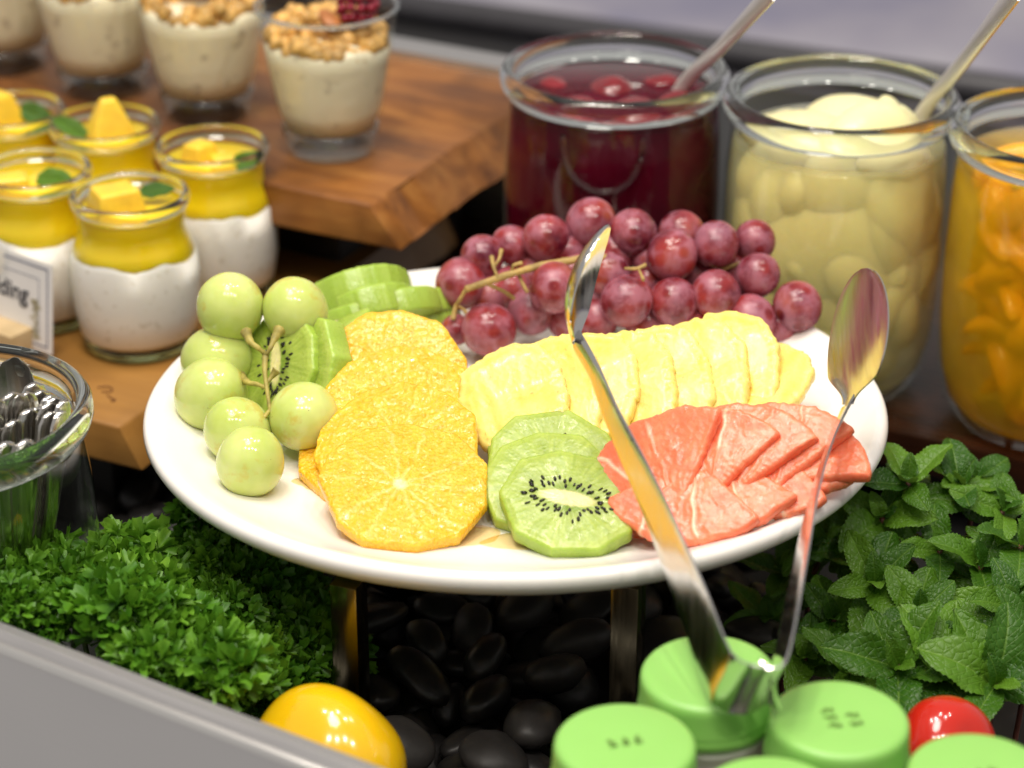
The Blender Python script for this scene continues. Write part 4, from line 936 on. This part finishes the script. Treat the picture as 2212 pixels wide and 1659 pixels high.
# ---------------------------------------------------------------- leaves
def leaf_mesh(seed, L=.026, W=.0155, curl=.5, fold=.35, nu=14, nv=30):
    rr = random.Random(seed); vs, uvs, fs = [], [], []
    for j in range(nv+1):
        v = j/nv; w = W*(math.sin(math.pi*min(1, (.04+.96*v)**.86))**.58)*(1 if v < 1 else .0)
        w *= 1+.045*(1 if j % 2 else -1)*(.25 < v)*(v < .98)
        for i in range(nu+1):
            u = -1+2*i/nu; x = u*w*.5; y = v*L+(.0010*(1-abs(u)) if 0 < j < nv else 0)
            q = abs(math.sin((v*8.5-abs(u)*3.5)*math.pi)); z = fold*abs(x)*.8-curl*L*.45*(v-.35)**2*(1 if v > .35 else .4)+.0016*nz(u*.9+seed, v*1.6)+.00042*q*(1-abs(u)**4)*(abs(u) > .05)
            z += .0006*abs(u)**3*math.sin(v*15+seed)
            vs.append((x, y, z)); uvs.append((.5+u*.5*max(.15, w/W), v))
    for j in range(nv):
        for i in range(nu): a = j*(nu+1)+i; fs.append([a, a+1, a+nu+2, a+nu+1])
    return mk('mint_leaf', vs, fs, M['mint'], True, None, uvs)
LM = [leaf_mesh(i, .0265, .0140+.0012*(i%3), .35+.35*(i%3), .22+.22*(i%2)) for i in range(6)]
def add_leaf(parent, p, d, n, sc, rr, name='leaf'):
    o = link(name, LM[rr.randrange(6)], parent); y = d.normalized(); z = (n-y*n.dot(y)).normalized(); x = y.cross(z)
    o.location = p; o.rotation_mode = 'QUATERNION'; o.rotation_quaternion = Matrix((x, y, z)).transposed().to_quaternion(); o.scale = (sc*rr.uniform(.9,1.1), sc, sc); return o
mrr = random.Random(21)
TOCAM = V((0,-.86,.5)).normalized()
def mint_sprig(px, py, z, n, sc, label, lean=(0,0,1), open_=.9, spin=0.):
    p = at(px, py, z); base = V((p.x+mrr.uniform(-.012,.012)-lean[0]*.02, p.y+.012-lean[1]*.02, .004)); t = thing('mint_sprig', label, 'mint', base, 'fresh mint sprigs right of the plate')
    q = p-base; ax = (V(lean)+TOCAM*.35).normalized(); cp = curve_pts([V((0,0,0)), q*.5+V((mrr.uniform(-.004,.004), .004, 0)), q], 5)
    link('stem', tube('mint_stem', cp, [.0012]*len(cp), M['mint_stem'], 7), t)
    a, b = frame(ax); 
    for k in range(n):
        tier = k//4; an = spin+k*math.pi/2+(math.pi/4 if tier % 2 else 0)+mrr.uniform(-.35,.35); el = open_*[.55,.9,1.3][min(tier,2)]*mrr.uniform(.75,1.25); el = min(el, 1.45)
        rd = a*math.cos(an)+b*math.sin(an); d = rd*math.cos(.25+(1-el)*.5)+ax*(.15+.5*el-.3*tier+mrr.uniform(-.1,.1)); nn = ax*.8-rd*.35*el+V((mrr.uniform(-.42,.42), mrr.uniform(-.35,.35), mrr.uniform(-.1,.2)))
        add_leaf(t, q-ax*.009*tier+rd*.0012, d, nn, sc*.9*mrr.uniform(.75,1.12)*(1+.12*tier), mrr)
    if sc > .8:
        for k in range(2): an = spin+.6+k*math.pi; rd = a*math.cos(an)+b*math.sin(an); add_leaf(t, q+ax*.001, ax*.9+rd*.5, ax*.3-rd*.8, .45*sc, mrr)
    return t
MS = [(1962,1045,.088,6,1.06,'tallest broad mint sprig beside the plate rim, two big upright leaves',(-.1,0,1),.35,.9),(2075,1050,.084,4,1.0,'mint sprig with upright narrow leaves in front of the peach jar',(.05,.1,1),.15,.2),
 (2110,1040,.082,4,.9,'mint sprig of thin upright leaves just left of the right edge top',(.1,.1,1),.15,1.2),(2165,1105,.078,7,.95,'pale curled mint sprig near the right edge below the peach jar',(.2,-.1,1),.5,.4),
 (1905,1120,.074,6,1.0,'mint sprig tucked close to the plate rim, leaves hanging forward',(-.3,-.2,1),.9,.1),(1890,1262,.066,7,1.12,'central mint sprig with purple stem and four wide leaves',(-.1,-.3,1),.8,.75),
 (2030,1190,.068,7,1.05,'mint sprig in the middle of the mint, long folded leaves',(.1,-.1,1),.7,.3),(2120,1225,.066,7,1.05,'mint sprig with light yellowish leaf at the right middle',(.2,-.2,1),.8,.5),
 (1775,1190,.058,6,1.0,'shaded mint sprig below the plate rim behind the right tong arm',(-.4,-.1,1),.8,.2),(1700,1240,.045,6,.9,'dark mint sprig at the left end of the mint, under the plate',(-.4,0,1),.9,.8),
 (1985,1330,.062,7,1.0,'mint sprig below the central sprig, dark crinkled leaves',(.0,-.4,1),.9,.9),(2190,1310,.064,6,1.05,'mint sprig cut by the right edge at mid height',(.3,-.3,1),.8,.1),
 (1800,1340,.048,7,.95,'dark mint sprig right of the tong bend',(-.2,-.3,1),.9,.4),(1940,1440,.058,7,1.2,'large rounded mint sprig just above the green cap',(-.1,-.5,1),.8,.2),
 (2040,1455,.056,6,1.15,'yellow green mint sprig above the red tomato',(.0,-.5,1),.7,.9),(2150,1480,.056,6,1.25,'dark broad mint sprig at the lower right, beside the tomato',(.2,-.5,1),.9,.5),
 (1660,1340,.028,6,.9,'deep shaded mint sprig between the tong bend and the stand leg',(-.3,-.2,1),.9,.6),(2205,1180,.072,6,1.0,'mint sprig with a looped leaf at the right edge',(.3,-.1,1),.6,.8),
 (2090,1370,.058,7,1.0,'shaded mint sprig right of the tomato top',(.1,-.3,1),.9,.15),(1850,1180,.060,7,.95,'small leaved mint sprig under the tall broad sprig',(-.2,-.2,1),.9,.7),(1740,1420,.035,6,.9,'small dark mint sprig behind the right green cap',(-.1,-.3,1),.9,.3),
 (2215,1420,.058,6,1.1,'mint sprig at the right edge above the rightmost cap',(.3,-.3,1),.8,.3),(1840,1450,.045,7,1.0,'dark mint sprig directly behind the middle right cap',(-.1,-.4,1),.9,.5)]
for a in MS: mint_sprig(*a)
# mint leaves on the puddings
def top_leaf(j, q, d, n, sc, lb):
    o = add_leaf(None, PT[j].location+V(q), V(d), V(n), sc, mrr, 'mint_leaf'); tag(o, lb, 'mint leaf', 'mint leaves on the puddings')
top_leaf(0, (.004,.006,.0755), (.8,.1,.1), (0,-.5,.8), .62, 'mint leaf on the front pudding jar'); top_leaf(1, (.008,-.012,.0690), (.75,.1,.35), (-.1,-.8,.5), .75, 'mint leaf sunk in the neck of the pudding jar right of the front one')
top_leaf(2, (.002,-.003,.0735), (.9,-.2,.1), (0,-.5,.8), .70, 'mint leaf on the pudding jar behind the name card'); top_leaf(3, (-.008,-.010,.0740), (-.75,.2,.35), (0,-.6,.7), .75, 'mint leaf hanging over the left rim of the second row pudding')
top_leaf(4, (.006,-.002,.080), (.6,-.1,-.3), (.1,-.8,.5), .75, 'mint leaf on the far left pudding jar')

# ---------------------------------------------------------------- curly parsley
def frond_mesh(seed, n=66):
    """one curly parsley head: leaflets with toothed, ruffled lobes on short branching stalks"""
    rr = random.Random(seed); vs, fs = [], []
    for k in range(n):
        zf = 1-1.25*(k+.5)/n; an = k*2.39996+rr.uniform(-.3,.3); rx = math.sqrt(max(0, 1-zf*zf)); dirv = V((rx*math.cos(an), rx*math.sin(an), zf*.75+.12)).normalized()
        c = dirv*rr.uniform(.0085,.0140); sz = rr.uniform(.0040,.0063); a, b = frame(dirv); roll = rr.uniform(0, 6.28); tilt = rr.uniform(-.5,.5)
        fwd = (dirv*math.cos(tilt)+(a*math.cos(roll)+b*math.sin(roll))*math.sin(tilt)).normalized(); sd = fwd.cross(a*math.cos(roll+1)+b*math.sin(roll+1)).normalized(); up = sd.cross(fwd)
        base = len(vs); m = 41; vs.append(c-fwd*sz*.35); ph = rr.uniform(0, 6)
        for ring in (.5, 1.0):
            for i in range(m):
                t = i/(m-1); ang = (t-.5)*4.4; p = (5*t) % 1.0; lob = .46+.54*math.sin(math.pi*p)**.7; r2 = sz*ring*lob*(1+(.13*math.sin(2*math.pi*15*t+ph)+rr.uniform(-.05,.05) if ring == 1 else 0))
                vs.append(c+fwd*r2*math.cos(ang)+sd*r2*math.sin(ang)+up*(sz*.30*ring*math.sin(2*math.pi*4*t+ph)+(sz*.28*lob if ring == 1 else 0)))
        for i in range(m-1): fs += [[base, base+1+i, base+2+i], [base+1+i, base+1+m+i, base+2+m+i, base+2+i]]
    return mk('parsley_foliage', vs, fs, M['parsley'])
FM = [frond_mesh(i) for i in range(5)]
def pstem_mesh(seed):
    rr = random.Random(seed); vs, fs = [], []
    tube_data(curve_pts([V((rr.uniform(-.006,.006),.004,-.045)), V((0,.002,-.018)), V((0,0,0))], 5), [.0011]*11, 6, vs, fs)
    for k in range(5): a = k*1.3; tube_data(curve_pts([V((0,0,-.008+.001*k)), V((math.cos(a)*.004, math.sin(a)*.004, .001)), V((math.cos(a)*.009, math.sin(a)*.009, .004))], 3), [.0007]*7, 5, vs, fs)
    return mk('parsley_stem', vs, fs, M['parsley_stem'])
SM = [pstem_mesh(i) for i in range(3)]
prr = random.Random(5)
PS = [(455,1165,.060),(520,1195,.055),(395,1205,.060),(330,1215,.062),(575,1225,.050),(280,1240,.066),(220,1240,.060),(450,1245,.060),(520,1280,.055),(370,1275,.066),(160,1285,.070),(100,1300,.074),(40,1310,.078),(240,1300,.073),(310,1320,.072),(430,1310,.066),(560,1320,.048),(620,1310,.040),(170,1340,.080),(250,1370,.080),(335,1385,.078),(405,1375,.072),(500,1370,.060),(590,1380,.048),(665,1370,.038),(700,1410,.034),(640,1430,.042),(555,1430,.054),(470,1440,.066),(400,1440,.076),(330,1440,.082),(535,1490,.056),(600,1490,.046),(660,1480,.036),(480,1490,.066),(690,1360,.03),(90,1350,.083),(20,1350,.085),(720,1460,.03),(560,1180,.048),(620,1250,.042)]
for i, (px, py, z) in enumerate(PS):
    t = thing('parsley_sprig', 'curly green parsley sprig in the parsley bed behind the steel tray rim', 'parsley', at(px+prr.uniform(-8,8), py+prr.uniform(-8,8), z), 'curly parsley sprigs')
    f = link('foliage', FM[i%5], t); tag(f, kind='stuff'); sc = prr.uniform(.8,1.35); t.location.z += prr.uniform(-.006,.006); f.scale = (sc,)*3; f.rotation_euler = (prr.uniform(-.3,.55), prr.uniform(-.4,.4), prr.uniform(0,6.28))
    link('stem', SM[i%3], t)
t = thing('parsley_sprig', 'bare arching parsley stalk with a small drooping head in the parsley', 'parsley', at(585,1380,.03), 'curly parsley sprigs')
B = t.location.copy(); vs, fs = [], []
tube_data(curve_pts([at(535,1440,.035)-B, at(538,1380,.05)-B, at(530,1300,.060)-B, at(528,1235,.064)-B], 6), [.0013]*19, 7, vs, fs); tube_data(curve_pts([at(535,1330,.058)-B, at(515,1295,.062)-B, at(490,1300,.062)-B], 6), [.0010]*13, 7, vs, fs)
link('stem', mk('parsley_stem', vs, fs, M['parsley_stem']), t); f = link('foliage', FM[2], t); f.location = at(480,1305,.064)-B; f.scale = (.7,)*3; tag(f, kind='stuff')

# ---------------------------------------------------------------- green capped bottles
CR = .0246
def cap_mesh():
    pr = [(0,-.0004),(.012,-.0004),(.0195,-.0002),(.0212,-.0007),(.0219,-.0018),(.0222,-.0040),(.0226,-.0112),(.0228,-.0117),(.0226,-.0122),(.0231,-.0130),(.0232,-.0155),(.0228,-.0160),(.0212,-.0160),(.0205,-.014),(.0200,-.003),(0,-.0025)]
    def kn(k, a, r, z): return (r*(1+(.0045 if 5 < k < 7 and False else 0)), z)
    return lathe('cap', pr, M['cap'], 120, kn)
CM = cap_mesh()
bpr = [(0,-.107),(.019,-.107),(.0215,-.105),(.0226,-.100),(.0228,-.062),(.0226,-.045),(.0222,-.036),(.0228,-.029),(.0210,-.0215),(.0222,-.0195),(.0222,-.0178),(.0195,-.0172),(.0190,-.004),(0,-.004)]
BM = lathe('bottle_body', bpr, M['bottle'], 72)
def strokes(rows):
    vs, fs = [], []
    for pts in rows:
        pp = [V((x, y, .00005)) for x, y in pts]
        for i in range(len(pp)-1):
            d = (pp[i+1]-pp[i]); e = V((-d.y, d.x, 0)).normalized()*.00045; b = len(vs); vs += [pp[i]-e, pp[i+1]-e, pp[i+1]+e, pp[i]+e]; fs.append([b,b+1,b+2,b+3])
    return mk('stamp', vs, fs, M['ink'], False)
def glyphs(seed, n, ht=.0040, gap=.0042):
    rr = random.Random(seed); rows = []
    for k in range(n):
        x = (k-(n-1)/2)*gap; p = [(x+rr.uniform(-.0013,.0013), -ht/2+ht*j/3) for j in range(4)]; rows.append(p); rows.append([(x-.0011, rr.uniform(-.001,.001)), (x+.0013, rr.uniform(-.001,.001))]); rows.append([(x-.0012, -ht*.4), (x+.001, -ht*.45)])
    return rows
CAPS = [(1350,1600,310,'green capped bottle at the left front, faint stamp across its cap',0.25,3),(1530,1448,310,'green capped bottle furthest back, behind the tong bend',0,0),(1813,1548,307,'green capped bottle in the middle, stamped in two short rows',1.75,2),(1668,1720,330,'green capped bottle at the bottom centre, only its cap edge in view',0,0),(2118,1668,318,'green capped bottle at the lower right, in front of the tomato',.2,3)]
for i, (px, py, wpx, lb, rz, ng) in enumerate(CAPS):
    p = at(px, py, .115); t = thing('juice_bottle', lb, 'bottle', p, 'small bottles with green caps')
    cp_ = link('cap', CM, t); link('body', BM, t); t.scale = (CR/.0230,)*3
    if i == 1: t.rotation_euler = (rad(1.5), rad(-2), 0)
    if ng:
        s_ = link('stamp', strokes(glyphs(70+i, ng) if i != 2 else [[(x, y+.0028) for x, y in g] for g in glyphs(72, 3)]+[[(x-.002, y-.0042) for x, y in g] for g in glyphs(75, 2)]), cp_); s_.rotation_euler = (0, 0, rz); tag(s_, kind='stuff')
    print('CAP', [round(v, 3) for v in p])

# ---------------------------------------------------------------- yellow pepper and red tomato
def pepper_f(c):
    a = math.atan2(c.y, c.x); r = 1+.05*math.cos(4*a+.6)*(1-abs(c.z)**2)-.05*math.exp(-((c.z-1)/.35)**2)
    return V((c.x*r, c.y*r*.92, c.z*1.12))
pp_ = at(708, 1648, .050); o = link('yellow_pepper', ball('yellow_pepper', 5, M['pepper'], pepper_f, True, .0290)); o.location = pp_; o.rotation_euler = (rad(20), rad(82), rad(-24)); tag(o, 'glossy yellow bell pepper behind the steel tray rim at the bottom', 'bell pepper')
tp = at(2048, 1612, .058); o = link('red_tomato', ball('red_tomato', 5, M['tomato'], lambda c: V((c.x*(1+.02*math.cos(5*math.atan2(c.y, c.x))), c.y, c.z*.86-.12*math.exp(-9*(c.x**2+c.y**2))*(c.z > 0))), True, .0190)); o.location = tp; o.rotation_euler = (rad(35), rad(30), 0); tag(o, 'shiny red tomato between the two right green caps', 'tomato')
